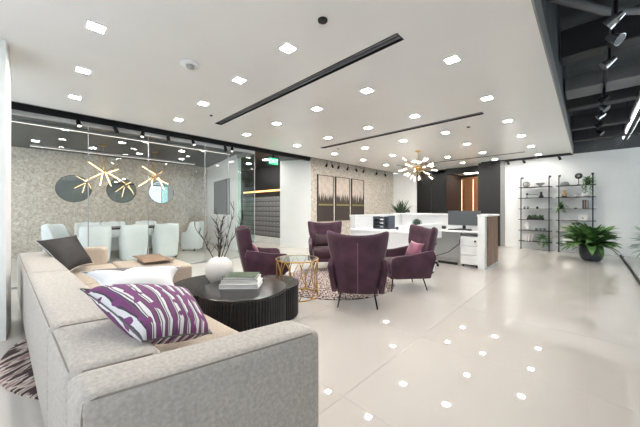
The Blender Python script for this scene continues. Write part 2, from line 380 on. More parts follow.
# ---- open plenum on the right: deck, beams, ducts
struct('ceiling_open', G().box(-.3, 4.3, -1.3, 10.4, 4.0, 4.1), M_plenum, label='dark open ceiling deck')
struct('wall_plenum', G().box(-.42, -.3, -1.3, 10.4, 2.96, 4.0), M_plenum)
for (y0, wd, z0, z1, m, lab) in ((3.1, .06, 3.12, 3.18, M_duct, 'thin grey pipe crossing the open ceiling nearest the camera'), (5.2, .3, 3.35, 3.75, M_beam, 'dark ceiling beam just beyond the three near spotlights'),
        (6.2, .5, 3.18, 3.4, M_duct, 'wide grey duct crossing the open ceiling'), (7.0, .25, 3.1, 3.35, M_beam, 'dark beam behind the wide grey duct'),
        (8.4, .2, 3.0, 3.3, M_beam, 'dark beam second from the white wall in the open ceiling'), (9.6, .2, 2.95, 3.25, M_beam, 'dark beam closest to the white wall in the open ceiling')):
    o = obj('ceiling_pipe' if m is M_duct and wd < .1 else ('duct' if m is M_duct else 'ceiling_beam'), G().box(-.28, 4.18, y0, y0+wd, z0, z1).mesh(.012, 1), m)
    tag(o, lab, 'duct' if m is M_duct else 'beam')
o = obj('ceiling_pipe', G().tube([(-.27, 3.55, 3.32), (.15, 4.3, 3.34), (.8, 4.9, 3.36), (1.4, 5.15, 3.38)], .04, 10).mesh(smooth=True), M_duct)
tag(o, 'slanting round grey pipe behind the near spotlights', 'pipe')
o = obj('duct', G().tube([(.95, -1.1, 3.7), (.95, 5.1, 3.7)], .24, 24).mesh(smooth=True), M_plenum); tag(o, 'round dark duct running along the open ceiling', 'duct')

# ---- right glass partition
gp = thing('glass_partition', 'frameless glass partition with black floor channel beside the fern', 'glass wall', (.6, 3.2, 0))
for k in range(4):
    obj('pane', G().box(-.006, .006, k*1.795+.004, (k+1)*1.795-.004, .03, CE), M_glass, gp)
obj('floor_channel', G().box(-.02, .02, 0, 7.18, .0005, .03), M_black, gp)
obj('head_channel', G().box(-.02, .02, 0, 7.18, CE, CE+.05), M_black, gp)
tube = thing('linear_light', 'white linear light hanging above the glass partition', 'light', (.68, 8.4, 3.0))
obj('housing', G().box(-.08, .08, -1.9, 1.9, .03, .12).mesh(.01, 1), M_alu, tube)
obj('tube', G().tube([(0, -1.9, .0), (0, 1.9, .0)], .06, 16).mesh(smooth=True), M_tube, tube)
for yy in (-1.5, 1.5): obj('hanger', G().tube([(0, yy, .1), (0, yy, 1.0)], .006, 6), M_blackmetal, tube)

# ---- meeting room glass front
gf = thing('glass_partition', 'tall clear glass front of the meeting room behind the sofa', 'glass wall', (WX, 0, 0))
js = [-1.1, -.33, .56, 1.46, 2.57, 3.12, 3.82]
for a, b in zip(js, js[1:]):
    obj('pane', G().box(-.006, .006, a+.004, b-.004, .03, 2.62), M_glass, gf)
for a in js[1:-1]:
    obj('joint', G().box(-.008, .008, a-.007, a+.007, .03, 2.62), M_alu, gf)
obj('head_channel', G().box(-.03, .03, -1.1, 3.85, 2.62, 2.69).mesh(.006, 1), M_alu, gf)
obj('head_trim', G().box(-.045, .04, -1.1, 5.8, 2.69, 2.8), M_black, gf)
obj('floor_channel', G().box(-.02, .02, -1.1, 3.85, .0005, .03), M_alu, gf)
gr = thing('glass_partition', 'greenish glass panel at the corridor end of the meeting room', 'glass wall', (WX, 3.85, 0))
obj('pane', G().box(-.88, -.02, .0, .012, .03, 2.62), M_glassg, gr)
obj('post', G().box(-.008, .008, -.008, .008, 0.0005, 2.62), M_alu, gr)
obj('head_channel', G().box(-.88, -.03, -.02, .03, 2.62, 2.73), M_alu, gr)
obj('floor_channel', G().box(-.88, -.02, -.015, .025, .0005, .03), M_alu, gr)

# ---- lobby: black wall panels, bronze slats
names = ['matte black wall panel next to the narrow white wall', 'black wall panel next to the lobby opening']
for k, (x0, x1) in enumerate(((-5.06, -4.49), (-4.47, -3.91))):
    o = obj('wall_panel', G().box(x0, x1, 10.9, 10.96, 0.0, CE-.005).mesh(.006, 1), M_blackpanel); tag(o, names[k], 'panel', 'black panels of the lobby')
br = thing('slat_screen', 'warm lit bronze slat screen at the back of the lift lobby', 'screen', (-3.25, 12.6, 0))
obj('backing', G().box(-.64, .54, .03, .09, .0, 2.55), M_bronze, br)
sm = G().box(-.02, .02, -.02, .03, .02, 2.5).mesh(.004, 1)
for k in range(15): obj('slat', sm, M_bronze, br, (-.58+k*.078, 0, 0))
for xx in (-.6, -.16): obj('light_strip', G().box(xx-.012, xx+.012, -.03, -.022, .1, 2.45), M_soft, br)
lp = thing('lobby_downlight', 'bright ceiling light inside the lift lobby', 'light', (-3.2, 11.8, 2.6))
obj('glow', G().box(-.3, .3, -.2, .2, .004, .018), M_lobby, lp); obj('frame', G().box(-.33, .33, -.23, .23, .012, .02), M_alu, lp)

# ---- lockers in the corridor
lk = thing('locker_bank', 'dark grey bank of small mailbox lockers in the corridor', 'lockers', (-10.0, 5.75, 0))
obj('body', G().box(.02, 2.9, -.05, -.002, .22, 1.66), M_black, lk)
dm = G().box(-.095, .095, -.012, .0, -.079, .079).mesh(.004, 1); hm = G().box(-.012, .012, -.02, -.012, -.008, .008).mesh()
for i in range(14):
    for j in range(8):
        d_ = obj('locker_door', dm, M_locker, lk, (.13+i*.205, -.05, .315+j*.178)); obj('label_plate', hm, M_paper, d_, (0, 0, .03))
obj('plinth', G().box(.02, 2.9, -.08, -.002, 0, .2), M_white, lk)
o = thing('light_bar', 'warm glowing light bar above the corridor lockers', 'light', (-8.6, 5.75, 1.86))
obj('housing', G().box(-1.35, 1.35, -.06, -.002, .02, .06), M_black, o); obj('diffuser', G().box(-1.33, 1.33, -.055, -.01, -.03, .02), M_warm, o)
for k, xx in enumerate((-9.3, -8.2, -7.2)):  # lamps added to brighten the dark lockers, no known fixtures here
    t = thing('downlight', ['added corridor fill light farthest from the lounge', 'middle added corridor fill light in front of the lockers', 'added corridor fill light nearest the lounge'][k], 'light', (xx, 4.9, CE), group='added corridor fill lights')
    obj('lens', G().box(-.06, .06, -.06, .06, -.004, -.0005), M_lamp, t); obj('trim_ring', G().box(-.08, .08, -.08, .08, -.003, -.0003), M_white, t)
# exit sign
ex = thing('exit_sign', 'green illuminated exit sign hanging at the corridor mouth', 'sign', (-6.135, 4.43, 2.5))
obj('face', G().box(-.012, .012, -.15, .15, -.09, .09).mesh(.003, 1), M_exit, ex)
obj('bracket', G().box(-.015, .015, -.02, .02, .09, .19), M_blackmetal, ex)
cu = bpy.data.curves.new('exit_text', 'FONT'); cu.body = 'EXIT'; cu.size = .15; cu.extrude = .002; cu.align_x = 'CENTER'; cu.align_y = 'CENTER'
to = bpy.data.objects.new('tmp_text', cu); C.objects.link(to); bpy.context.view_layer.update()
me = bpy.data.meshes.new_from_object(to.evaluated_get(bpy.context.evaluated_depsgraph_get())); bpy.data.objects.remove(to)
obj('lettering', me, M_exitw, ex, (.0145, 0, 0), (PI/2, 0, PI/2))

# ---- mirrors
for k, yy in enumerate((.62, 1.7, 2.78)):
    lab = ['round wall mirror on the stone wall nearest the left edge', 'middle round wall mirror on the stone wall', 'round wall mirror on the stone wall nearest the white wall'][k]
    t = thing('round_mirror', lab, 'mirror', (-10.1, yy, 1.76), group='round mirrors on the stone wall')
    def disc(r0, z0, z1, seg=48):
        q = G().lathe([(r0, z0), (r0, z1)], seg); q.v = [(p[2], p[1], p[0]) for p in q.v]; return q
    obj('glass', disc(.365, .012, .02).mesh(), M_mirror, t); obj('rim', disc(.375, .001, .012).mesh(), M_blackmetal, t)
# grey art in meeting room
t = thing('wall_art', 'large grey canvas with dark edge on the white meeting room wall', 'picture', (-8.377, 4.046, 1.575), -.1465)
obj('canvas', G().box(-.74, .74, -.045, -.001, -.545, .545).mesh(.004, 1), M_greyart, t)
obj('edge_frame', G().box(.6, .75, -.055, -.046, -.545, .545), M_black, t)
# triptych
for k, (y0, y1) in enumerate(((6.13, 6.87), (6.99, 7.74), (7.87, 8.62))):
    lab = ['left panel of the forest triptych, nearest the white wall', 'middle panel of the forest triptych', 'right panel of the forest triptych, nearest the reception desk'][k]
    t = thing('forest_canvas', lab, 'painting', (WX, (y0+y1)/2, .8), group='forest triptych')
    hw = (y1-y0)/2
    fm = G(); fm.box(.001, .05, -hw, -hw+.02, 0, 1.5); fm.box(.001, .05, hw-.02, hw, 0, 1.5); fm.box(.001, .05, -hw, hw, 0, .02); fm.box(.001, .05, -hw, hw, 1.48, 1.5)
    obj('frame', fm, M_frame, t)
    cm = G().box(.002, .036, -hw+.02, hw-.02, .02, 1.48).mesh()
    uv = cm.uv_layers.new()
    for lp_ in cm.loops:
        co = cm.vertices[lp_.vertex_index].co; uv.data[lp_.index].uv = ((co.y+hw)/(2*hw), co.z/1.5)
    obj('canvas', cm, M_art[k], t)

# ---- downlights in the ceiling
dl_f = G(); a = .072; b_ = .054
for (x0, x1, y0, y1) in ((-a, a, -a, -b_), (-a, a, b_, a), (-a, -b_, -b_, b_), (b_, a, -b_, b_)): dl_f.box(x0, x1, y0, y1, -.006, -.0005)
dl_f = dl_f.mesh(); dl_g = G().box(-b_, b_, -b_, b_, -.004, -.0005).mesh(); dl_g2 = dl_g.copy()
XS = (-1.0, -2.05, -2.97, -4.0, -5.03); YS = (.32, 1.65, 2.96, 4.33, 5.7, 7.06, 8.42, 9.8)
col_n = ['nearest the open ceiling', 'second column from the open ceiling', 'middle column', 'second column from the glass wall', 'nearest the black recess']
row_n = ['first', 'second', 'third', 'fourth', 'fifth', 'sixth', 'seventh', 'last']
for j, yy in enumerate(YS):
    for i, xx in enumerate(XS):
        if j == 0 and i < 2: continue
        if j == 5 and i == 2: continue
        t = thing('downlight', 'square downlight in the %s row from the sofa, %s' % (row_n[j], col_n[i]), 'light', (xx, yy, CE), group='square recessed ceiling lights')
        obj('trim_ring', dl_f, M_white, t); obj('lens', dl_g, M_lamp, t)
for k, (xx, yy) in enumerate(((-8.9, -.1), (-8.9, .9), (-8.9, 1.9), (-7.7, 1.3), (-7.7, 2.6), (-8.9, 3.0))):
    t = thing('downlight', ['small downlight in the dark meeting room ceiling, nearest the left edge', 'small meeting room downlight behind the first stick pendant', 'small meeting room downlight behind the second stick pendant', 'small meeting room downlight between the two stick pendants', 'small meeting room downlight near the glass door', 'small meeting room downlight closest to the white end wall'][k], 'light', (xx, yy, CE), group='meeting room downlights')
    obj('trim_ring', dl_f, M_white, t); obj('lens', dl_g2, M_lamp2, t)
# small ceiling devices
o = thing('smoke_detector', 'white round smoke alarm with strobe on the ceiling', 'alarm', (-3.0, 1.09, CE))
obj('base', G().lathe([(.085, -.001), (.09, -.02), (.07, -.035)], 28).mesh(smooth=True), M_white, o)
obj('strobe', G().lathe([(.04, -.035), (.038, -.06), (.02, -.068)], 20, (.02, .0, 0)).mesh(smooth=True), M_alu, o)
for k, (xx, yy, r_) in enumerate(((-1.54, 1.6, .04), (-4.42, 1.95, .022), (-1.6, 5.6, .03), (-4.55, 5.3, .022))):
    o = obj('ceiling_sensor', G().lathe([(r_, -.001), (r_, -.012), (r_*.6, -.016)], 20).mesh(), M_black, loc=(xx, yy, CE))
    tag(o, ['round black ceiling sensor near the wide air slot', 'tiny black ceiling sensor near the smoke alarm', 'small dark ceiling sensor right of the middle slot', 'tiny dark ceiling sensor near the triptych'][k], 'sensor')
# ---- track spotlights
def spot_parts(t, L=.09, r=.032, stem=.06, m=M_blackmetal, aim=(.3, .0, -1), face=M_lamp):
    obj('stem', G().tube([(0, 0, 0), (0, 0, -stem)], .008, 8), m, t)
    d = Vector(aim).normalized(); p = Vector((0, 0, -stem)); q = p+d*L
    obj('head', G().tube([p-d*.02, p+d*.01, q], r*.75, 12, r).mesh(), m, t)
    obj('lens', G().tube([q-d*.002, q+d*.003], r*.8, 12), face, t)
M_spotlens = mat('spot_lens', (240, 240, 235), .3, emit=(255, 250, 240), estr=1.5)
def track(name, label, p0, p1):
    o = obj(name, G().box(min(p0[0], p1[0])-.015, max(p0[0], p1[0])+.015, min(p0[1], p1[1])-.015, max(p0[1], p1[1])+.015, p0[2], p0[2]+.03), M_blackmetal); tag(o, label, 'track')
track('light_track', 'black lighting track in the recess over the meeting room glass', (-6.0, -.6, 2.769), (-6.0, 5.6, 2.769))
track('light_track', 'black lighting track in the recess over the triptych', (-6.0, 5.8, 2.769), (-6.0, 10.4, 2.769))
track('light_track', 'black lighting track along the top of the white shelf wall', (-2.5, 10.15, 2.709), (-.35, 10.15, 2.709))
ordn = ['first', 'second', 'third', 'fourth', 'fifth', 'sixth', 'seventh', 'eighth']
for k, yy in enumerate((.42, .9, 1.34, 1.77, 2.25, 2.97, 3.15)):
    t = thing('track_spotlight', 'black track spotlight over the meeting room glass, %s from the left' % ordn[k], 'spotlight', (-6.0, yy, 2.769), group='spotlights over the meeting room glass')
    spot_parts(t, L=.11, r=.035, stem=.11, aim=((.5, .1, -1), (-.6, .6, -1), (.3, -.2, -1), (-.5, .3, -1))[k % 4], face=M_spotlens)
for k, yy in enumerate((6.43, 6.67, 7.03, 7.51, 7.97, 8.47, 9.35, 9.95)):
    t = thing('track_spotlight', 'small black spotlight over the triptych wall, %s from the left' % ordn[k], 'spotlight', (-6.0, yy, 2.769), group='spotlights over the triptych wall')
    spot_parts(t, L=.09, r=.032, stem=.13, aim=((-.7, .3, -.8), (.3, .5, -1), (-.6, -.2, -1))[k % 3], face=M_black)
for k, xx in enumerate((-2.3, -1.79, -1.39, -.58)):
    t = thing('track_spotlight', ['black spotlight in front of the black column', 'black spotlight beside the black column on the white wall', 'black spotlight above the left ladder shelf', 'black spotlight above the gap between the ladder shelves'][k], 'spotlight', (xx, 10.15, 2.709), group='spotlights over the white shelf wall')
    spot_parts(t, L=.09, r=.034, stem=.05, aim=(.4, .6, -1), face=M_spotlens)
tr = obj('light_track', G().box(.19-.02, .19+.02, 3.3, 10.3, 3.18, 3.215), M_blackmetal); tag(tr, 'dark lighting track hanging in the open ceiling at right', 'track')
for k, (yy, m) in enumerate(((3.82, M_chrome), (4.24, M_chrome), (4.89, M_chrome), (6.45, M_blackmetal), (7.0, M_chrome), (7.6, M_chrome), (8.4, M_blackmetal), (9.2, M_blackmetal), (9.9, M_blackmetal))):
    t = thing('track_spotlight', ('silver' if m is M_chrome else 'dark')+' cone spotlight in the open ceiling, '+['first', 'second', 'third', 'fourth', 'fifth', 'sixth', 'seventh', 'eighth', 'last'][k]+' along its track from the camera', 'spotlight', (.19, yy, 3.18), group='cone spotlights in the open ceiling')
    obj('stem', G().tube([(0, 0, 0), (0, 0, -.14)], .014, 8), M_blackmetal, t)
    aim = Vector(((-.75, .2, -.45), (.6, -.25, -.55), (-.7, -.1, -.5))[k % 3]).normalized()
    p = Vector((0, 0, -.17)); q = p+aim*.07; s0 = p-aim*.06
    obj('head', G().tube([s0, p, q], .026, 16, .06).mesh(), m, t); obj('lens', G().tube([q-aim*.004, q+aim*.002], .055, 16), M_duct, t)
    obj('yoke', G().tube([(0, 0, -.13), (.03, .05, -.15), (.03, .06, -.19)], .008, 6), M_blackmetal, t)

# ================================================================ MEETING ROOM CONTENT
def ushell(w, depth, zb, ztop, lean=0., taper=0., rc=.12, flare=0., n_v=7):
    """U-shaped shell in plan, open to +Y; ztop(q, s): q forward fraction along the side, s across the back"""
    cols = []
    for i in range(6): cols.append((-1, 1-i/5., None))
    for i in range(1, 4): cols.append((-1, None, i/4.))
    for i in range(9): cols.append((None, None, -1+i/4.))
    for i in range(3, 0, -1): cols.append((1, None, i/4.))
    for i in range(6): cols.append((1, i/5., None))
    v = []; f = []
    for (side, q, t) in cols:
        for j in range(n_v):
            vv = j/(n_v-1)
            zt = ztop(q or 0, (t if side is None else side))
            z = zb+vv*(zt-zb); h = (z-zb)
            ww = w-taper*max(0, 1-h/.5)+flare*h
            yb = -depth/2-lean*h
            if side is not None and q is not None: x = side*ww; y_ = yb+rc+q*(depth-rc)
            elif side is not None: a_ = t*PI/2; x = side*(ww-rc+rc*math.cos(a_)); y_ = yb+rc-rc*math.sin(a_)
            else: x = t*(ww-rc); y_ = yb
            v.append((x, y_, z))
    for i in range(len(cols)-1):
        for j in range(n_v-1): a_ = i*n_v+j; f.append((a_, a_+n_v, a_+n_v+1, a_+1))
    return G().add(v, f)
def conf_chair(label, loc, rz):
    t = thing('conference_chair', label, 'chair', loc, rz, 'white chairs around the meeting table')
    o = obj('shell', ushell(.245, .44, .03, lambda q, s: .87-.02*s*s if q < .05 else (.84 if q < .25 else .56-.02*q), lean=.05, taper=.03, rc=.14).mesh(), M_confchair, t); smooth(o, 1, .05)
    obj('seat', G().box(-.21, .21, -.17, .24, .1, .47).mesh(.04, 3, True), M_confchair, t)
    for sx in (-1, 1):
        for sy in (-1, 1): obj('foot', G().lathe([(.018, 0), (.022, .1)], 10, (sx*.18, sy*.17, 0)), M_blackmetal, t)
    return t
c0 = conf_chair('white barrel chair at the near side of the meeting table, leftmost of that row', (-7.62, .81, 0), PI/2)
for loc, rz, lab in (((-7.56, 1.5, 0), PI/2, 'white barrel chair in the middle of the near side of the meeting table'),
        ((-7.5, 2.16, 0), PI/2, 'white barrel chair at the right end of the near side of the meeting table'),
        ((-8.66, .3, 0), -.6, 'white barrel chair at the left head of the meeting table'),
        ((-8.3, 3.1, 0), PI-.9, 'white barrel chair at the right head of the meeting table'),
        ((-9.3, .85, 0), -PI/2, 'white barrel chair on the far side of the meeting table, leftmost'),
        ((-9.2, 1.38, 0), -PI/2, 'white barrel chair on the far side of the meeting table, middle'),
        ((-9.2, 2.15, 0), -PI/2, 'white barrel chair on the far side of the meeting table, rightmost')):
    dup(c0, loc, rz, lab)
t = thing('meeting_table', 'dark topped meeting table between the white barrel chairs', 'table', (-8.4, 1.6, 0))
obj('top', G().box(-.42, .42, -.95, 1.0, .71, .75).mesh(.01, 2), M_conftable, t)
for yy in (-.7, .7): obj('pedestal', G().box(-.12, .12, yy-.16, yy+.16, 0, .71).mesh(.01, 1), M_conftable, t)
for k, (yy, zz) in enumerate(((1.03, 2.1), (2.13, 2.06))):
    t = thing('stick_pendant', ['gold stick pendant light near the left round mirror', 'gold stick pendant light in front of the rightmost mirror'][k], 'pendant light', (-8.3, yy, CE), group='stick pendants over the meeting table')
    obj('canopy', G().lathe([(.06, -.002), (.06, -.03)], 20), M_brass, t)
    obj('cord', G().tube([(0, 0, -.03), (0, 0, zz-CE)], .004, 6), M_brass, t)
    c_ = Vector((0, 0, zz-CE)); rnd = random.Random(3+k)
    for q in range(6):
        a_ = PI/2+(-.5, .6, .15, -.9, 1.1, .3)[q]; el = (.55, .42, -.62, -.5, 1.15, -1.2)[q]+.1*k
        d = Vector((math.cos(a_)*math.cos(el), math.sin(a_)*math.cos(el), math.sin(el)))
        off = Vector((rnd.uniform(-.04, .04), rnd.uniform(-.07, .07), rnd.uniform(-.07, .07)))
        st = obj('stick', G().tube([c_+off-d*.42, c_+off+d*.42], .007, 6), M_brass, t)
        obj('light_rod', G().tube([c_+off+d*.05*(1 if q % 2 else -1), c_+off+d*.415*(1 if q % 2 else -1)], .009, 6), M_stick, st)
for k, (xx, y0, y1) in enumerate(((-7.0, -.6, 3.6), (-9.45, -.2, 3.6))):
    t = thing('linear_light', ['long white light line under the dark ceiling nearer the glass', 'long white light line under the dark ceiling nearer the stone wall'][k], 'light', (xx, (y0+y1)/2, CE))
    h = (y1-y0)/2
    obj('housing', G().box(-.02, .02, -h, h, -.045, -.0005), M_alu, t); obj('diffuser', G().box(-.014, .014, -h, h, -.05, -.045), M_strip, t)

# ================================================================ RECEPTION
dk = thing('reception_desk', 'white U-shaped reception desk with raised counter and walnut end', 'desk', (0, 0, 0))
obj('counter_wall', G().box(-3.75, -1.41, 6.87, 6.97, 0.0, 1.05).mesh(.004, 1), M_desk, dk)
obj('counter_top', G().box(-3.78, -1.38, 6.74, 7.02, 1.05, 1.09).mesh(.006, 1), M_desk, dk)
obj('end_wall', G().box(-1.56, -1.43, 6.04, 6.87, 0, 1.05).mesh(.004, 1), M_desk, dk)
obj('end_cap', G().box(-1.57, -1.38, 6.03, 6.74, 1.05, 1.09).mesh(.006, 1), M_desk, dk)
obj('walnut_panel', G().box(-1.43, -1.40, 6.16, 6.95, .06, 1.05).mesh(.004, 1), M_walnut, dk)
obj('return_wall', G().box(-3.75, -3.62, 4.78, 6.87, 0, 1.03).mesh(.004, 1), M_desk, dk)
obj('return_cap', G().box(-3.77, -3.6, 4.76, 6.74, 1.03, 1.07).mesh(.006, 1), M_desk, dk)
obj('worktop', G().box(-3.62, -1.56, 6.1, 6.87, .71, .75).mesh(.005, 1), M_desk, dk)
obj('wing_top', G().box(-3.62, -2.16, 4.6, 5.3, .74, .78).mesh(.005, 1), M_desk, dk)
obj('wing_front', G().box(-3.6, -2.16, 4.62, 4.65, .07, .74).mesh(.003, 1), M_desk, dk)
obj('wing_plinth', G().box(-3.58, -2.1, 4.65, 5.1, .0, .07), M_black, dk)
obj('wing_end', G().box(-2.16, -2.05, 4.6, 5.16, .04, .64).mesh(.004, 1), M_desk, dk)
obj('wing_end_cap', G().box(-2.16, -2.05, 4.6, 5.5, .64, .92).mesh(.004, 1), M_desk, dk)
obj('wing_end_plinth', G().box(-2.15, -2.06, 4.62, 5.14, 0, .04), M_black, dk)
obj('modesty_panel', G().box(-3.62, -1.56, 6.84, 6.868, .05, .71), M_desk, dk)
pd = thing('drawer_pedestal', 'white rolling drawer pedestal with black lock under the reception desk', 'cabinet', (-1.75, 6.4, 0))
obj('body', G().box(-.17, .17, -.22, .25, .05, .63).mesh(.004, 1), M_desk, pd)
for z0, z1 in ((.06, .24), (.25, .43), (.44, .62)):
    d_ = obj('drawer', G().box(-.165, .165, -.24, -.222, z0, z1).mesh(.003, 1), M_desk, pd)
    if z0 > .4: obj('lock', G().box(.1, .13, -.246, -.241, z0+.08, z0+.12), M_black, d_)
for sx in (-.13, .13):
    for sy in (-.17, .2): obj('caster', G().tube([(sx-.012, sy, .025), (sx+.012, sy, .025)], .025, 12), M_black, pd)
mo = thing('monitor', 'wide grey computer monitor on the reception desk', 'monitor', (-1.95, 6.5, .75))
obj('screen', G().box(-.33, .33, -.015, .015, .09, .41).mesh(.006, 1), M_screen, mo)
obj('stand', G().box(-.03, .03, .012, .04, 0.01, .2), M_black, mo); obj('base', G().box(-.12, .12, -.06, .1, 0, .012).mesh(.004, 1), M_black, mo)
kb = obj('keyboard', G().box(-.22, .22, -.07, .07, 0, .02).mesh(.004, 1), M_black, loc=(-1.95, 6.24, .7505)); tag(kb, 'black keyboard in front of the grey monitor', 'keyboard')
ph = thing('desk_phone', 'dark desk phone beside the grey monitor', 'phone', (-2.42, 6.45, .75), .2)
obj('body', G().prism([(-.1, -.1), (.1, -.1), (.1, .1), (-.1, .1)], 0, .06).mesh(.01, 2), M_black, ph); obj('handset', G().box(-.09, -.04, -.1, .1, .06, .1).mesh(.015, 2), M_black, ph); obj('display', G().box(-.01, .08, .02, .08, .0605, .068), M_screen, ph)
t = thing('desk_organizer', 'grey mesh desk organizer with paper trays on the reception desk', 'organizer', (-3.1, 5.12, .78))
obj('base_tray', G().box(-.2, .2, -.13, .13, 0, .02).mesh(.003, 1), M_mesh, t)
for k in range(3): obj('tray', G().box(-.19, .06, -.12, .12, .06+k*.075, .068+k*.075).box(-.19, .06, .112, .12, .06+k*.075, .1+k*.075), M_mesh, t)
for sx in (-.195, .06): obj('side', G().box(sx-.005, sx+.005, -.13, .13, .02, .26), M_mesh, t)
for k in range(3): obj('file_divider', G().box(.08+k*.045, .085+k*.045, -.13, .13, .02, .24+.02*k), M_mesh, t)
for k, (xx, yy, lab) in enumerate(((-2.8, 5.1, 'dark tangle of office items beside the mesh organizer'),)):
    t = thing('stapler', 'dark angled stapler beside the mesh organizer', 'stapler', (xx, yy, .78), .7)
    obj('base', G().box(-.02, .02, -.08, .08, 0, .02), M_mesh, t); obj('arm', G().prism([(-.02, -.08), (.02, -.08), (.02, .08), (-.02, .08)], .02, .06, [(-.02, -.08), (.02, -.08), (.02, .0), (-.02, .0)]), M_mesh, t)
t = thing('glass_vase', 'small clear glass bowl with greenery on the reception worktop', 'vase', (-3.0, 6.45, .75))
obj('bowl', G().lathe([(.06, 0), (.12, .04), (.13, .12), (.1, .18)], 20).mesh(smooth=True), M_clearglass, t)
obj('greenery', G().ball((0, 0, .12), .09, 10, 6).mesh(), M_leafdark, t)
t = thing('pen_tray', 'small dark tray on the far reception counter', 'tray', (-2.55, 6.86, 1.0905))
obj('tray', G().box(-.12, .12, -.05, .05, 0, .02).mesh(.004, 1), M_mesh, t); obj('pen', G().tube([(-.1, 0, .025), (.08, .02, .025)], .006, 6), M_black, t)
# office chair
oc = thing('office_chair', 'dark office chair with wheeled star base behind the reception desk', 'chair', (-2.5, 5.72, 0))
for k in range(5):
    a_ = k*2*PI/5+.3; ex_, ey_ = math.cos(a_)*.27, math.sin(a_)*.27
    l_ = obj('base_arm', G().tube([(0, 0, .1), (ex_, ey_, .07)], .022, 8), M_black, oc)
    obj('caster', G().tube([(ex_-.015, ey_, .03), (ex_+.015, ey_, .03)], .03, 12), M_black, l_)
obj('column', G().tube([(0, 0, .1), (0, 0, .42)], .025, 10), M_alu, oc)
obj('seat', G().box(-.2, .2, -.2, .2, .42, .5).mesh(.03, 3, True), M_black, oc)
obj('backrest', G().box(-.19, .19, -.22, -.18, .54, .84).mesh(.02, 2, True), M_black, oc)
obj('back_stem', G().tube([(0, -.15, .44), (0, -.24, .5), (0, -.225, .6)], .015, 8), M_black, oc)
o = obj('power_cable', G().tube([(-1.93, 6.3, .71), (-1.98, 6.3, .45), (-2.2, 6.3, .25), (-2.5, 6.25, .12), (-2.6, 6.2, .02)], .008, 6).mesh(smooth=True), M_black); tag(o, 'thin grey cable drooping under the reception worktop', 'cable')
o = thing('power_strip', 'black power strip on the floor under the reception worktop', 'power strip', (-2.2, 6.25, 0)); obj('body', G().box(-.2, .2, -.03, .03, 0, .05).mesh(.006, 1), M_black, o)
for k in range(4): obj('socket', G().box(-.15+k*.09, -.1+k*.09, -.02, .02, .05, .053), M_duct, o)
# plant behind the desk
def blade_mesh(L, wd, arch, n=7, fold=.25, droop=0.):
    v = []; f = []
    for i in range(n+1):
        s_ = i/n; ww = wd*math.sin(PI*min(1, .06+s_*.94))**.7*(1-.25*s_)
        y_ = L*s_*math.cos(arch*s_*.5); z_ = L*(math.sin(arch*.6)*s_-droop*s_*s_)
        v += [(-ww, y_, z_+ww*fold), (0, y_, z_), (ww, y_, z_+ww*fold)]
    for i in range(n):
        a_ = i*3; f += [(a_, a_+1, a_+4, a_+3), (a_+1, a_+2, a_+5, a_+4)]
    return G().add(v, f).mesh(smooth=True)
def foliage(parent, n, centre, meshes, mats, tilt=(.0, 1.2), rnd=None, scale=(.8, 1.15), name='leaf'):
    rnd = rnd or random
    for k in range(n):
        me = meshes[k % len(meshes)]
        o = obj(name, me, None, parent, centre, (0, 0, 0))
        q = (k+.5)/n; el = tilt[0]+(tilt[1]-tilt[0])*q+rnd.uniform(-.12, .12); az = k*2.39996+rnd.uniform(-.2, .2)
        o.rotation_euler = (Matrix.Rotation(az, 3, 'Z') @ Matrix.Rotation(el, 3, 'X') @ Matrix.Rotation(rnd.uniform(-.4, .4), 3, 'Y')).to_euler()
        s_ = rnd.uniform(*scale); o.scale = (s_, s_, s_)
def leafset(sizes, mats):
    out = []
    for i, (L, wd, ar, dr) in enumerate(sizes):
        me = blade_mesh(L, wd, ar, droop=dr); me.materials.append(mats[i % len(mats)]); out.append(me)
    return out
t = thing('potted_plant', 'dark spiky plant in a tall pot behind the reception desk', 'plant', (-5.1, 9.6, 0))
obj('pot', G().lathe([(.15, 0), (.2, .85), (.19, .86), (.17, .8)], 24).mesh(smooth=True), M_pot, t); obj('soil', G().lathe([(.17, .78), (.16, .8)], 20), M_soil, t)
foliage(t, 80, (0, 0, .82), leafset([(.72, .03, .5, .15), (.66, .032, .6, .25), (.58, .03, .4, .1)], [M_leafdark, M_leafdark]), None, (.5, 1.5), random.Random(2))
t = thing('wall_intercom', 'small black box mounted on the narrow white wall beside the black panels', 'intercom', (-5.45, 10.9, 1.12)); obj('body', G().box(-.07, .07, -.03, -.001, -.06, .06).mesh(.006, 1), M_black, t); obj('grille', G().box(-.05, .05, -.036, -.03, -.02, .04), M_duct, t)
# chandelier
ch = thing('starburst_chandelier', 'brass starburst chandelier with clear glass bulbs above the reception desk', 'chandelier', (-3.22, 7.0, CE))
obj('canopy', G().lathe([(.07, -.002), (.07, -.02), (.02, -.035)], 24), M_brass, ch)
obj('rod', G().tube([(0, 0, -.03), (0, 0, -.45)], .008, 8), M_brass, ch)
obj('hub', G().ball((0, 0, -.46), .065, 18, 10).mesh(smooth=True), M_brass, ch)
for k in range(34):
    zz = 1-2*(k+.5)/34; a_ = k*2.39996; rr = math.sqrt(1-zz*zz)
    d = Vector((rr*math.cos(a_), rr*math.sin(a_), zz*.75)); c_ = Vector((0, 0, -.46)); ln = .30+.20*((k*7) % 5)/5
    if zz > .8: continue
    ar = obj('arm', G().tube([c_+d*.06, c_+d*ln], .005, 6), M_brass, ch)
    p0 = c_+d*(ln-.02)
    obj('bulb', G().tube([p0, p0+d*.03, p0+d*.07, p0+d*.12, p0+d*.13], .012, 8, .02).mesh(smooth=True), M_bulb if k % 4 else M_clearglass, ar)

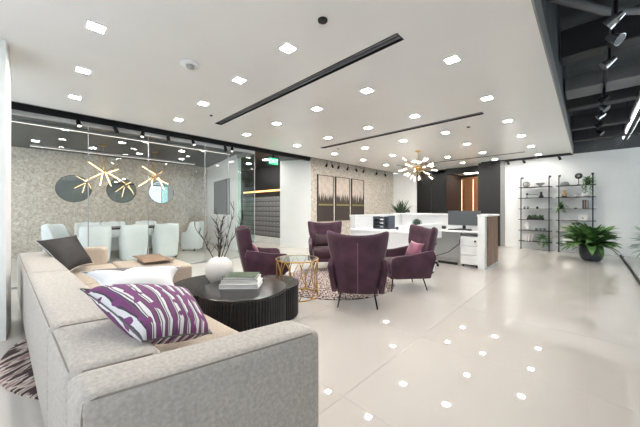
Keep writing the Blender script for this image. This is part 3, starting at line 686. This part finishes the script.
# ================================================================ LADDER SHELVES
def ladder(label, xl, xr):
    t = thing('ladder_shelf', label, 'shelf', ((xl+xr)/2, 10.1, 0), group='black ladder shelves on the white wall')
    h = (xr-xl)/2
    for sx in (-h, h):
        obj('post', G().tube([(sx, 0, 0), (sx, 0, 2.08), (sx, .02, 2.13), (sx, .07, 2.15), (sx, .2, 2.15), (sx, .298, 2.15)], .014, 8).mesh(smooth=True), M_blackmetal, t)
        obj('wall_flange', G().tube([(sx, .285, 2.15), (sx, .299, 2.15)], .03, 12), M_blackmetal, t)
    for k in range(6):
        obj('shelf_board', G().box(-h-.06, h+.06, -.05, .26, .25+.32*k-.014, .25+.32*k).mesh(.003, 1), M_blackmetal, t)
    return t
ladder('black ladder shelf unit on the white wall next to the black column', -1.44, -.79)
ladder('black ladder shelf unit on the white wall behind the fern', -.58, .09)
SZ = [.25+.32*k for k in range(6)]
def item(name, label, cat, x, k, parts, y=10.15, rz=0):
    t = thing(name, label, cat, (x, y, SZ[k]+.0005), rz)
    for nm, gg, m in parts: obj(nm, gg if not isinstance(gg, G) else gg.mesh(), m, t)
    return t
def sm_(g): return g.mesh(smooth=True)
# left unit
gw = G()
for a_ in range(6): 
    gw.tube([(.085*math.cos(b2)*math.cos(a_*PI/6), .085*math.cos(b2)*math.sin(a_*PI/6), .085+.085*math.sin(b2)) for b2 in [i*2*PI/20 for i in range(20)]], .006, 5, closed=True)
item('wire_sphere', 'grey woven wire sphere on the top board of the left ladder shelf', 'ornament', -1.32, 5, [('weave', sm_(gw), M_greystone), ('core', sm_(G().ball((0, 0, .08), .055)), M_beige)])
item('bowl', 'grey footed bowl on the top board of the left ladder shelf', 'bowl', -.99, 5, [('bowl', sm_(G().lathe([(.03, 0), (.03, .02), (.1, .08), (.11, .11), (.09, .1)], 24)), M_greystone), ('foot', sm_(G().lathe([(.05, 0), (.03, .02)], 20)), M_greystone)])
item('balance_sculpture', 'black balancing bar sculpture on the left ladder shelf', 'sculpture', -1.2, 4, [('stand', G().tube([(-.1, 0, 0), (-.1, 0, .11)], .008, 8), M_black), ('bar', G().tube([(-.12, 0, .1), (.16, 0, .09)], .008, 8), M_black), ('weight', sm_(G().ball((-.1, 0, .115), .03, 12, 8)), M_black), ('foot', G().box(-.14, -.06, -.04, .04, 0, .008), M_black)])
item('figurine', 'black seated figurine on the left ladder shelf', 'figurine', -.97, 4, [('body', sm_(G().lathe([(.06, 0), (.05, .05), (.03, .09), (.025, .11)], 16)), M_black), ('head', sm_(G().ball((0, 0, .135), .033, 12, 8)), M_black)])
for k, (xx, lab) in enumerate(((-1.36, 'small dark ball ornament at the left end of the middle board'), (-1.28, 'small dark ball ornament second from the left on the middle board'), (-1.06, 'lone small black ball ornament on the middle board of the left ladder shelf'))):
    item('ball_ornament', lab, 'ornament', xx, 3, [('ball', sm_(G().ball((0, 0, .038), .03, 14, 8)), M_greystone if k < 2 else M_black), ('ring', G().lathe([(.024, 0), (.028, .012)], 14), M_black)])
t = item('planter_trough', 'low dark trough of green moss plants on the left ladder shelf', 'planter', -1.1, 2, [('trough', G().box(-.2, .2, -.06, .06, 0, .05).mesh(.005, 1), M_black)])
foliage(t, 50, (0, 0, .04), leafset([(.1, .02, .6, .2), (.12, .022, .5, .3)], [M_leafdark, M_leaf]), None, (.2, 1.4), random.Random(5))
for i, o in enumerate([c for c in t.children if c.name.startswith('leaf')]): o.location.x = -.18+.36*((i*37) % 50)/50
item('vase', 'white leaning vase on the left ladder shelf', 'vase', -1.3, 1, [('vase', sm_(G().lathe([(.05, 0), (.07, .06), (.05, .16), (.025, .22), (.03, .24)], 20)), M_ceramic), ('lip', G().lathe([(.03, .238), (.033, .246)], 16), M_ceramic)])
for k, (xx, lab) in enumerate(((-1.08, 'small clear glass cup on the left ladder shelf, nearer the white vase'), (-.98, 'small clear glass cup in the middle of two on the left ladder shelf'), (-.9, 'small clear glass cup nearest the right post of the left ladder shelf'))):
    item('glass_cup', lab, 'cup', xx, 1, [('cup', sm_(G().lathe([(.03, 0), (.035, .07), (.03, .07), (.026, .01)], 16)), M_clearglass), ('base', G().lathe([(.03, 0), (.03, .008)], 14), M_greystone)])
for k in range(3):
    item('book', ['white book leaning on the lowest board of the left ladder shelf, leftmost', 'white book leaning on the lowest board of the left ladder shelf, middle', 'grey book leaning on the lowest board of the left ladder shelf'][k], 'book', -1.33+.07*k, 0, [('cover', G().prism([(-.015, -.09), (.015, -.09), (.015, .09), (-.015, .09)], 0, .22, [(.035, -.09), (.065, -.09), (.065, .09), (.035, .09)]), (M_paper, M_paper, M_beige)[k]), ('pages', G().prism([(-.012, -.094), (.012, -.094), (.012, -.09), (-.012, -.09)], .004, .215, [(.038, -.094), (.062, -.094), (.062, -.09), (.038, -.09)]), M_paper)])
def trailing(label, x, k, y=10.12, pot=M_black, n=40, drop=.35, r=.06, seed=1, h=.1):
    t = item('trailing_plant', label, 'plant', x, k, [('pot', sm_(G().lathe([(r*.75, 0), (r, h), (r*.9, h), (r*.8, h*.8)], 20)), pot), ('soil', G().lathe([(r*.82, h*.75), (r*.8, h*.82)], 16), M_soil)], y)
    rnd = random.Random(seed)
    foliage(t, n, (0, 0, h*.85), leafset([(.13, .018, .5, .3), (.17, .02, .7, .5), (.2, .016, .6, .9)], [M_leaf, M_leaf2, M_leaf]), None, (-.2, 1.3), rnd)
    for j in range(5):
        a_ = -PI/2+rnd.uniform(-1, 1); xx, yy = math.cos(a_)*(r+.06), math.sin(a_)*(r+.1)-.02
        ln = drop*rnd.uniform(.5, 1)
        v_ = obj('vine', G().tube([(0, 0, h*.85), (xx*.6, yy*.8, h+.03), (xx, yy, h*.3), (xx*1.05, yy, h-ln)], .004, 5), M_leaf, t)
        ms = leafset([(.06, .016, .4, .4)], [M_leaf2])
        for q in range(7):
            o = obj('leaf', ms[0], None, v_, (xx, yy, h*.3-(ln-h*.6)*q/7), (-.6, 0, rnd.uniform(0, 6.28)))
    return t
trailing('green trailing plant at the bottom right of the left ladder shelf', -.93, 0, drop=.28, seed=11, pot=M_ceramic, n=60)
# right unit
item('dome_ornament', 'grey stone dome on the top board of the right ladder shelf', 'ornament', -.46, 5, [('dome', sm_(G().lathe([(.1, 0), (.095, .05), (.07, .09), (.03, .11), (.002, .115)], 24)), M_greystone), ('foot', G().lathe([(.103, 0), (.103, .008)], 24), M_greystone)])
gq = G().lathe([(.002, -.015), (.075, -.015), (.08, 0), (.075, .015), (.002, .015)], 24, close=False); gq.v = [(p[0], p[2], p[1]+.24) for p in gq.v]
item('desk_clock', 'round black clock on a slim stand on the top board', 'clock', -.18, 5, [('case', sm_(gq), M_black), ('stand', G().tube([(0, 0, .01), (0, 0, .17)], .008, 8), M_black), ('foot', G().lathe([(.05, 0), (.04, .012)], 20), M_black), ('dial', G().tube([(0, -.017, .24), (0, -.019, .24)], .035, 20), M_greystone)])
trailing('leafy green plant trailing from the top board of the right ladder shelf', .0, 5, pot=M_black, n=60, drop=.42, r=.065, seed=21)
item('figurine', 'tan and black carved figurine on the right ladder shelf', 'figurine', -.47, 4, [('body', sm_(G().lathe([(.045, .02), (.06, .07), (.03, .13), (.04, .17), (.01, .21)], 16)), M_tan), ('base', G().box(-.06, .06, -.05, .05, 0, .02).mesh(.004, 1), M_black)])
item('bowl', 'small dark lidded bowl on the right ladder shelf', 'bowl', -.2, 4, [('bowl', sm_(G().lathe([(.035, 0), (.06, .04), (.06, .06)], 20)), M_ceramic), ('lid', sm_(G().lathe([(.062, .06), (.04, .08), (.01, .085)], 20)), M_black)])
item('plant_pot', 'white ceramic pot under the trailing plant on the right ladder shelf', 'pot', -.04, 4, [('pot', sm_(G().lathe([(.05, 0), (.075, .05), (.07, .1), (.06, .1)], 20)), M_ceramic), ('rim', G().lathe([(.071, .095), (.071, .105)], 20), M_ceramic)])
trailing('small trailing vine in a round black pot on the right ladder shelf', -.53, 3, pot=M_black, n=16, drop=.26, r=.05, seed=31)
for k in range(3):
    item('book', ['tall dark brown book on the right ladder shelf, leftmost of three', 'tall dark brown book on the right ladder shelf, middle of three', 'tall grey book on the right ladder shelf, rightmost of three'][k], 'book', -.09+.045*k, 3, [('cover', G().box(-.02, .02, -.09, .09, 0, .23).mesh(.003, 1), (M_bookbrown, M_bookbrown, M_greystone)[k]), ('pages', G().box(-.016, .016, -.086, .086, .23, .2305), M_paper)])
item('card_holder', 'tiny dark card holder on the middle board of the right ladder shelf', 'ornament', -.24, 3, [('base', G().box(-.03, .03, -.015, .015, 0, .015), M_black), ('card', G().box(-.025, .025, -.003, .003, .015, .035), M_beige)])
item('book', 'flat dark red book on the right ladder shelf', 'book', -.4, 2, [('cover', G().box(-.13, .13, -.08, .08, 0, .03).mesh(.003, 1), M_darkred), ('pages', G().box(-.125, .125, -.083, -.08, .004, .026), M_paper)])
item('keepsake_box', 'white box with a small dark heart-like dot on the right ladder shelf', 'box', -.1, 2, [('box', G().box(-.085, .085, -.06, .06, 0, .14).mesh(.006, 1), M_paper), ('dot', G().tube([(0, -.06, .07), (0, -.063, .07)], .016, 12), M_black), ('lid', G().box(-.088, .088, -.063, .063, .14, .155).mesh(.004, 1), M_paper)])
item('storage_box', 'pale beige box on the second board of the right ladder shelf', 'box', -.42, 1, [('box', G().box(-.09, .09, -.08, .08, 0, .2).mesh(.005, 1), M_beige), ('lid', G().box(-.093, .093, -.083, .083, .2, .22).mesh(.004, 1), M_beige)])
item('storage_box', 'dark charcoal box next to the pale beige box', 'box', -.24, 1, [('box', G().box(-.07, .07, -.08, .08, 0, .21).mesh(.005, 1), M_greystone), ('lid', G().box(-.073, .073, -.083, .083, .21, .24).mesh(.004, 1), M_black)])
item('storage_box', 'white box on the lowest board of the right ladder shelf', 'box', -.4, 0, [('box', G().box(-.1, .1, -.08, .08, 0, .18).mesh(.005, 1), M_paper), ('lid', G().box(-.103, .103, -.083, .083, .18, .2).mesh(.004, 1), M_paper)])
# big fern
t = thing('potted_fern', 'big leafy green fern in a round charcoal pot on the floor', 'plant', (.05, 8.95, 0))
obj('pot', sm_(G().lathe([(.12, 0), (.17, .03), (.205, .14), (.21, .26), (.195, .36), (.18, .36), (.185, .3)], 36)), M_pot, t)
obj('soil', G().lathe([(.185, .29), (.18, .31)], 24), M_soil, t)
lf = leafset([(.62, .075, .8, .28), (.72, .08, .7, .4), (.8, .07, .8, .66), (.55, .075, .6, .15), (.7, .085, .9, .55)], [M_leaf, M_leaf2, M_leaf, M_leafdark, M_leaf2])
foliage(t, 190, (0, 0, .32), lf, None, (-.1, 1.05), random.Random(9), (.7, 1.12))
for o in [c for c in t.children if c.name.startswith('leaf')]:
    R3 = o.rotation_euler.to_matrix()
    reach = max((R3 @ v_.co).x for v_ in o.data.vertices)*o.scale.x
    if reach > .5: o.scale = o.scale*(.5/reach)


# ================================================================ LOUNGE
def rug(label, loc, r, m, mname, rz=2.36):
    o = obj(mname, G().lathe([(r-.004, .0005), (r, .006), (r-.004, .012)], 72).mesh(), m, loc=loc, rot=(0, 0, rz)); return tag(o, label, 'rug')
rug('round rug with dark and cream streaks under the sofa', (-3.17, 1.0, 0), 1.24, M_rug, 'round_rug')
rug('round plum and cream speckled rug between the plum armchairs', (-3.02, 3.42, 0), .97, M_rug2, 'round_rug')

# ---- sectional sofa (footprint slightly skewed to the room)
O_ = Vector((-1.05, .07)); A_ = Vector((-1.0, -.070)); B_ = Vector((.20, .98))
def sp(a, b): p = O_+A_*a+B_*b; return (p.x, p.y)
def soft(poly, z0, z1, bev=.05, puff=.018, seed=0):
    g_ = G().prism(poly, z0, z1); me = bpy.data.meshes.new('soft'); me.from_pydata(g_.v, [], g_.f)
    bm = bmesh.new(); bm.from_mesh(me); bmesh.ops.recalc_face_normals(bm, faces=bm.faces)
    bmesh.ops.bevel(bm, geom=list(bm.edges), offset=bev, segments=3, affect='EDGES', profile=.6)
    bmesh.ops.subdivide_edges(bm, edges=[e for e in bm.edges if e.calc_length() > .25], cuts=3, use_grid_fill=True)
    rnd = random.Random(seed); c = sum((v.co for v in bm.verts), Vector())/len(bm.verts)
    n_ = len(poly); PV = [Vector(p) for p in poly]
    for v in bm.verts:
        if v.co.z <= c.z: continue
        q = Vector((v.co.x, v.co.y)); dm_ = 9
        for i_ in range(n_):
            e = (PV[(i_+1) % n_]-PV[i_]).normalized(); dm_ = min(dm_, abs((q-PV[i_]).cross(e)))
        k_ = max(0, min(1, (dm_-bev)/.2)); v.co.z += puff*2*k_*(2-k_)+rnd.uniform(-1, 1)*puff*.1
    bm.to_mesh(me); bm.free()
    for p in me.polygons: p.use_smooth = True
    return me
so = thing('sectional_sofa', 'large beige tweed sectional sofa with chaise in the foreground', 'sofa', (-3.0, .4, 0))
def S_(name, poly, z0, z1, m, **k):
    poly = [(p[0]+3.0, p[1]-.4) for p in poly]
    return obj(name, soft(poly, z0, z1, **k), m, so)
LEN = 4.17
segs = [0, .78, 2.46, LEN]
def rim(parent, pts, r=.0035):
    obj('piping', G().tube([(p[0]+3.0, p[1]-.4, p[2]) for p in pts], r, 6).mesh(smooth=True), M_pipe, parent)
for k in range(3):
    a0, a1 = segs[k]+(.22 if k == 0 else .004), segs[k+1]-.004
    b_o = S_('back', [sp(a0, 0), sp(a1, 0), sp(a1, .30), sp(a0, .30)], .06, .64, M_sofa, bev=.055, seed=k)
    e_ = .0145
    rim(b_o, [(*sp(a0+.02, e_+.008), .612), (*sp(a0+.05, e_), .64-e_), (*sp((a0+a1)/2, e_), .64-e_), (*sp(a1-.05, e_), .64-e_), (*sp(a1-.02, e_+.008), .612)])
    rim(b_o, [(*sp(a0+e_, .02), .30), (*sp(a0+e_, .02), .58), (*sp(a0+e_, .05), .64-e_), (*sp(a0+e_, .15), .64-e_), (*sp(a0+e_, .26), .64-e_)])
for k, (a0, a1) in enumerate(((.22, 1.45), (1.46, 2.75))):
    S_('seat', [sp(a0, .30), sp(a1, .30), sp(a1, .9), sp(a0, .9)], .06, .42, M_sofaseat, bev=.05, puff=.02, seed=5+k)
arm = S_('arm', [sp(0, 0), sp(.215, 0), sp(.215, .86), sp(0, .86)], .06, .645, M_sofa, bev=.05, seed=11)
rim(arm, [(*sp(.013, .05), .632), (*sp(.013, .45), .632), (*sp(.013, .81), .632)])
rim(arm, [(*sp(.013, .013), .12), (*sp(.013, .013), .40), (*sp(.013, .013), .58), (*sp(.018, .018), .622), (*sp(.013, .05), .632)])
# far section
S_('seat', [sp(2.755, .30), (-5.0, .12), (-4.95, .72), (-4.06, .72), sp(2.755, .9)], .06, .42, M_sofaseat, bev=.045, puff=.012, seed=20)
S_('chaise_seat', [(-5.08, .725), (-4.92, 1.5), (-3.99, 1.5), (-4.06, .725)], .06, .42, M_sofaseat, bev=.05, puff=.015, seed=21)
S_('end_back', [(-5.24, .12), (-4.99, .12), (-4.86, .66), (-5.1, .66)], .06, .66, M_sofaseat, bev=.05, seed=22)
gfeet = [(-1.25, .2), (-1.2, .75), (-2.9, .0), (-2.9, .7), (-4.9, .0), (-4.2, 1.35), (-4.8, 1.35), (-1.6, .12)]
for (fx, fy) in gfeet: obj('foot', G().lathe([(.03, .0125), (.03, .07)], 12, (fx+3.0, fy-.4, 0)), M_black, so)
# thin brown sheet added over the chaise seat for its darker brown part
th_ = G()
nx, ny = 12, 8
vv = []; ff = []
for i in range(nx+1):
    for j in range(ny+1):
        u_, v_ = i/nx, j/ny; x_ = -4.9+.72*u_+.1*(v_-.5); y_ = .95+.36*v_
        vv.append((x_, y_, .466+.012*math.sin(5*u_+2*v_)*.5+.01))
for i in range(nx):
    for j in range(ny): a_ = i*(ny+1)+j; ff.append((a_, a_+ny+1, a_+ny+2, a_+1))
o = obj('brown_seat_patch', G().add([(p[0]+4.5, p[1]-1.1, p[2]-.45) for p in vv], ff).mesh(smooth=True), M_brown, loc=(-4.5, 1.1, .45)); smooth(o, 1, .014, 1); tag(o, 'thin brown sheet added for the darker part of the chaise seat', 'seat_patch')

def pillow(name, label, corners, thick, m, trim=None, nx=16, ny=12, pinch=.06):
    c00, c10, c11, c01 = [Vector(c) for c in corners]      # top-left, top-right, bottom-right, bottom-left
    cen = (c00+c10+c11+c01)/4; nrm = (c10-c00).cross(c01-c00).normalized()
    if nrm.dot(Vector((0, 0, 1.2))-cen) < 0 and nrm.z < 0: nrm = -nrm
    v = []; f = []; uv = []
    for side in (1, -1):
        for i in range(nx+1):
            for j in range(ny+1):
                u_, w_ = i/nx, j/ny
                pin = .06*math.sin(PI*u_)*(1 if w_ in (0, 1) else 1)
                uu = u_-2*pinch*(u_-.5)*math.sin(PI*w_); ww = w_-2*pinch*(w_-.5)*math.sin(PI*u_)
                p = c00*(1-uu)*(1-ww)+c10*uu*(1-ww)+c11*uu*ww+c01*(1-uu)*ww
                h = (math.sin(PI*u_)*math.sin(PI*w_))**.36*thick/2
                v.append(p-cen+nrm*h*side); uv.append((u_, 1-w_))
    n1 = (nx+1)*(ny+1)
    for s_ in (0, 1):
        for i in range(nx):
            for j in range(ny):
                a_ = s_*n1+i*(ny+1)+j; q = (a_, a_+ny+1, a_+ny+2, a_+1); f.append(q if s_ else q[::-1])
    me = bpy.data.meshes.new(name); me.from_pydata([tuple(p) for p in v], [], f)
    ul = me.uv_layers.new()
    for l in me.loops: ul.data[l.index].uv = uv[l.vertex_index]
    bm = bmesh.new(); bm.from_mesh(me); bmesh.ops.remove_doubles(bm, verts=bm.verts, dist=.0005); bmesh.ops.recalc_face_normals(bm, faces=bm.faces); bm.to_mesh(me); bm.free()
    for p in me.polygons: p.use_smooth = True
    t = thing(name, label, 'pillow', tuple(cen))
    me.materials.append(m); obj('cover', me, m, t)
    edge = []
    for (pa, pb, ax) in ((c00, c10, 0), (c10, c11, 1), (c11, c01, 0), (c01, c00, 1)):
        mid = (pa+pb)/2; inn = (cen-mid)*pinch*2
        for i in range(6): s_ = i/6; edge.append(pa*(1-s_)+pb*s_+inn*math.sin(PI*s_)-cen)
    obj('piping', G().tube(edge, .0035, 6, closed=True).mesh(smooth=True), trim or m, t)
    return t
pillow('throw_pillow', 'purple and white streaked pillow at the near end of the sofa', [(-1.743, .13, .815), (-1.80, .65, .685), (-1.444, .64, .53), (-1.294, .29, .66)], .2, M_purplepillow, M_greyfab, pinch=.035)
pillow('throw_pillow', 'white satin pillow with grey corner behind the purple pillow', [(-2.53, .19, .76), (-2.58, .86, .69), (-2.36, .80, .49), (-2.27, .24, .62)], .2, M_whitepillow, M_whitefab, pinch=.12)
pillow('throw_pillow', 'charcoal grey pillow propped in the far corner of the sofa', [(-4.66, -.06, .83), (-4.84, .32, .86), (-4.56, .47, .50), (-4.24, .19, .46)], .2, M_darkfab, M_paper, pinch=.07)

# ---- coffee table: three fluted lobes
ct = thing('coffee_table', 'black fluted three-lobed coffee table on the streaked rug', 'table', (-2.7, 1.5, 0))
def lobe(cx_, cy_, r, z1):
    n = max(40, int(2*PI*r/.03)); P = []
    for i in range(n):
        for q, rr in ((0, r-.012), (.25, r), (.65, r), (.9, r-.012)):
            a_ = 2*PI*(i+q)/n; P.append((cx_+2.7+rr*math.cos(a_), cy_-1.5+rr*math.sin(a_)))
    obj('fluted_drum', G().prism(P, .0125, z1-.02), M_tabledark, ct)
    obj('top', G().lathe([(r+.004, z1-.02), (r+.006, z1-.012), (r+.004, z1-.002), (r-.004, z1)], 72, (cx_+2.7, cy_-1.5, 0)).mesh(), M_tabletop, ct)
lobe(-2.455, 1.415, .415, .42); lobe(-3.08, 1.42, .48, .345); lobe(-2.62, 1.8, .36, .36)
vs_ = thing('round_vase', 'matte white spherical vase of bare twigs on the coffee table', 'vase', (-3.03, 1.43, .3455))
obj('body', sm_(G().lathe([(.05, 0), (.1, .03), (.14, .09), (.152, .16), (.138, .235), (.092, .285), (.045, .305), (.035, .302), (.03, .26)], 40)), M_ceramic, vs_)
rnd = random.Random(4)
for k, (dx, dy, hh) in enumerate(((-.22, -.18, .36), (-.05, .0, .5), (.02, .03, .46), (.12, .12, .55), (.2, .2, .48), (-.1, .06, .42), (.06, -.04, .38))):
    pts = [Vector((0, 0, .2))]
    for i in range(1, 7):
        s_ = i/6; pts.append(Vector((dx*s_+rnd.uniform(-.012, .012), dy*s_+rnd.uniform(-.012, .012), .2+(hh+.08)*s_)))
    bo = obj('branch', G().tube(pts, .0055, 6, .003), M_twig, vs_)
    for i in range(2, 7):
        for q in range(3):
            p = pts[i]; d = Vector((rnd.uniform(-.7, .7), rnd.uniform(-.7, .7), 1)).normalized()*rnd.uniform(.06, .13)
            obj('twig', G().tube([p, p+d*.6, p+d], .003, 5, .002), M_twig, bo)
# books on table
for k, (z0, hh, sx, sy, rz, m, lab) in enumerate(((.4205, .042, .19, .13, .8, M_paper, 'large white book at the bottom of the coffee table stack'), (.463, .04, .178, .122, .86, M_paper, 'white book in the middle of the coffee table stack'), (.5035, .03, .16, .11, .78, M_cover1, 'dark green covered book on top of the coffee table stack'))):
    t = thing('book', lab, 'book', (-2.52, 1.43, z0), rz, 'books stacked on the coffee table')
    obj('pages', G().box(-sx+.004, sx-.006, -sy+.006, sy-.006, .003, hh-.003), M_paper, t)
    obj('cover', G().box(-sx, sx, -sy, sy, 0, .003).box(-sx, sx, -sy, sy, hh-.003, hh).box(-sx, -sx+.004, -sy, sy, 0, hh), m, t)
# ---- gold drum table
gt = thing('side_table', 'gold wire drum side table with white top beside the plum armchairs', 'table', (-2.85, 2.455, .0125))
R_ = .288
obj('top', G().lathe([(R_-.008, .5), (R_-.008, .515)], 48), M_clearglass, gt)
for zz in (.505, .012):
    obj('ring', sm_(G().tube([(R_*math.cos(a_), R_*math.sin(a_), zz) for a_ in [i*2*PI/48 for i in range(48)]], .009, 8, closed=True)), M_gold, gt)
for k in range(10):
    for sgn in (-1, 1):
        a0 = 2*PI*k/10; pts = []
        for i in range(9):
            s_ = i/8; a_ = a0+sgn*(.63*math.sin(PI*s_)**1.0)*.5*(1 if s_ <= 1 else 1); rr = R_*(1-.04*math.sin(PI*s_)); pts.append((rr*math.cos(a_), rr*math.sin(a_), .012+.49*s_))
        obj('wire', sm_(G().tube(pts, .0065, 6)), M_gold, gt)
for k in range(4):
    a_ = k*PI/2+.2; obj('foot', G().lathe([(.012, -.0), (.012, .02)], 10, (R_*math.cos(a_), R_*math.sin(a_), 0)), M_gold, gt)

# ---- plum wing chairs
def wing_chair(label, loc, face, z=0):
    rz = math.atan2(face[1], face[0])-PI/2
    t = thing('wing_armchair', label, 'armchair', (loc[0], loc[1], z), rz, 'plum velvet wing chairs around the speckled rug')
    def prof(tab, z):
        for (z0, a0), (z1, a1) in zip(tab, tab[1:]):
            if z <= z1: k_ = max(0, (z-z0)/(z1-z0)); return a0+(a1-a0)*k_
        return tab[-1][1]
    WT = [(.17, .22), (.4, .27), (.58, .30), (.7, .335), (.94, .365)]; FT = [(.17, .10), (.55, .13), (.65, .17), (.94, .15)]
    nv, ns = 11, 15; v = []; f = []
    for j_ in range(nv):
        for i_ in range(ns):
            s_ = -1+2*i_/(ns-1); zt_ = .945-.055*(1-s_*s_); z_ = .18+(zt_-.18)*j_/(nv-1)
            w_ = prof(WT, z_); y_ = -.30-.19*(z_-.18)-.02*math.sin(PI*(z_-.18)/.76)
            fw = prof(FT, z_)*max(0, (abs(s_)-.55)/.45)**1.6
            v.append((s_*w_, y_+fw, z_))
    for j_ in range(nv-1):
        for i_ in range(ns-1): a_ = j_*ns+i_; f.append((a_, a_+1, a_+ns+1, a_+ns))
    o = obj('back_shell', G().add(v, f).mesh(), M_velvet, t); smooth(o, 1, .06)
    P2 = [(-.30, .19), (.22, .19), (.29, .25), (.31, .40), (.29, .49), (.24, .52), (.0, .535), (-.2, .575), (-.33, .60), (-.36, .5)]
    for sx in (-1, 1):
        def ax(z, o_): return sx*(.245+.09*math.sin(PI*min(1, max(0, (z-.12)/.62)))+o_)
        n_ = len(P2); v = [(ax(z, -.03), y_, z) for y_, z in P2]+[(ax(z, .03), y_, z) for y_, z in P2]
        f = [tuple(range(n_)), tuple(range(2*n_-1, n_-1, -1))]+[(i_, (i_+1) % n_, n_+(i_+1) % n_, n_+i_) for i_ in range(n_)]
        o = obj('arm', G().add(v, f).mesh(.014, 2, True), M_velvet, t)
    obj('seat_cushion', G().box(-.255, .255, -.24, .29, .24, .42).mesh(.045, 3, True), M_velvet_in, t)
    obj('underframe', G().box(-.24, .24, -.29, .27, .175, .25).mesh(.02, 2), M_velvet, t)
    obj('back_seam', G().tube([(0, -.30-.03-.19*(z_-.18)-.02*math.sin(PI*(z_-.18)/.76), z_) for z_ in (.2, .35, .5, .65, .8)], .0055, 6).mesh(smooth=True), M_seam, t)
    for sx, sy in ((-1, -1), (1, -1), (-1, 1), (1, 1)):
        obj('leg', G().tube([(sx*.2, sy*.23, .19), (sx*.235, sy*.27-.01, 0)], .011, 8, .008), M_blackmetal, t)
    return t
RZ = .0125
W1 = wing_chair('plum velvet wing armchair seen from behind, closest to the camera', (-2.13, 2.86), (-.6, .8), RZ)
W2 = wing_chair('plum velvet wing armchair beside the coffee table facing right', (-3.69, 2.52), (.42, .91))
W3 = wing_chair('plum velvet wing armchair facing the camera in front of the triptych', (-3.74, 3.99), (.75, -.66), RZ)
W4 = wing_chair('plum velvet wing armchair in front of the white desk', (-2.03, 3.86), (-.62, -.78), RZ)
def lumbar(ch_, label, m):
    rz = ch_.rotation_euler.z; Mx = Matrix.Rotation(rz, 3, 'Z'); L0 = ch_.location
    def P(x, y, z): return L0+Mx @ Vector((x, y, z))
    pillow('lumbar_pillow', label, [P(.21, -.25, .68), P(-.21, -.25, .68), P(-.21, -.13, .42), P(.21, -.13, .42)], .12, m, m, 10, 8)
lumbar(W2, 'rose velvet cushion on the armchair beside the coffee table', M_rose)
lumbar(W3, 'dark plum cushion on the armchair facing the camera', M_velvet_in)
lumbar(W4, 'rose velvet cushion on the armchair in front of the white desk', M_rose)
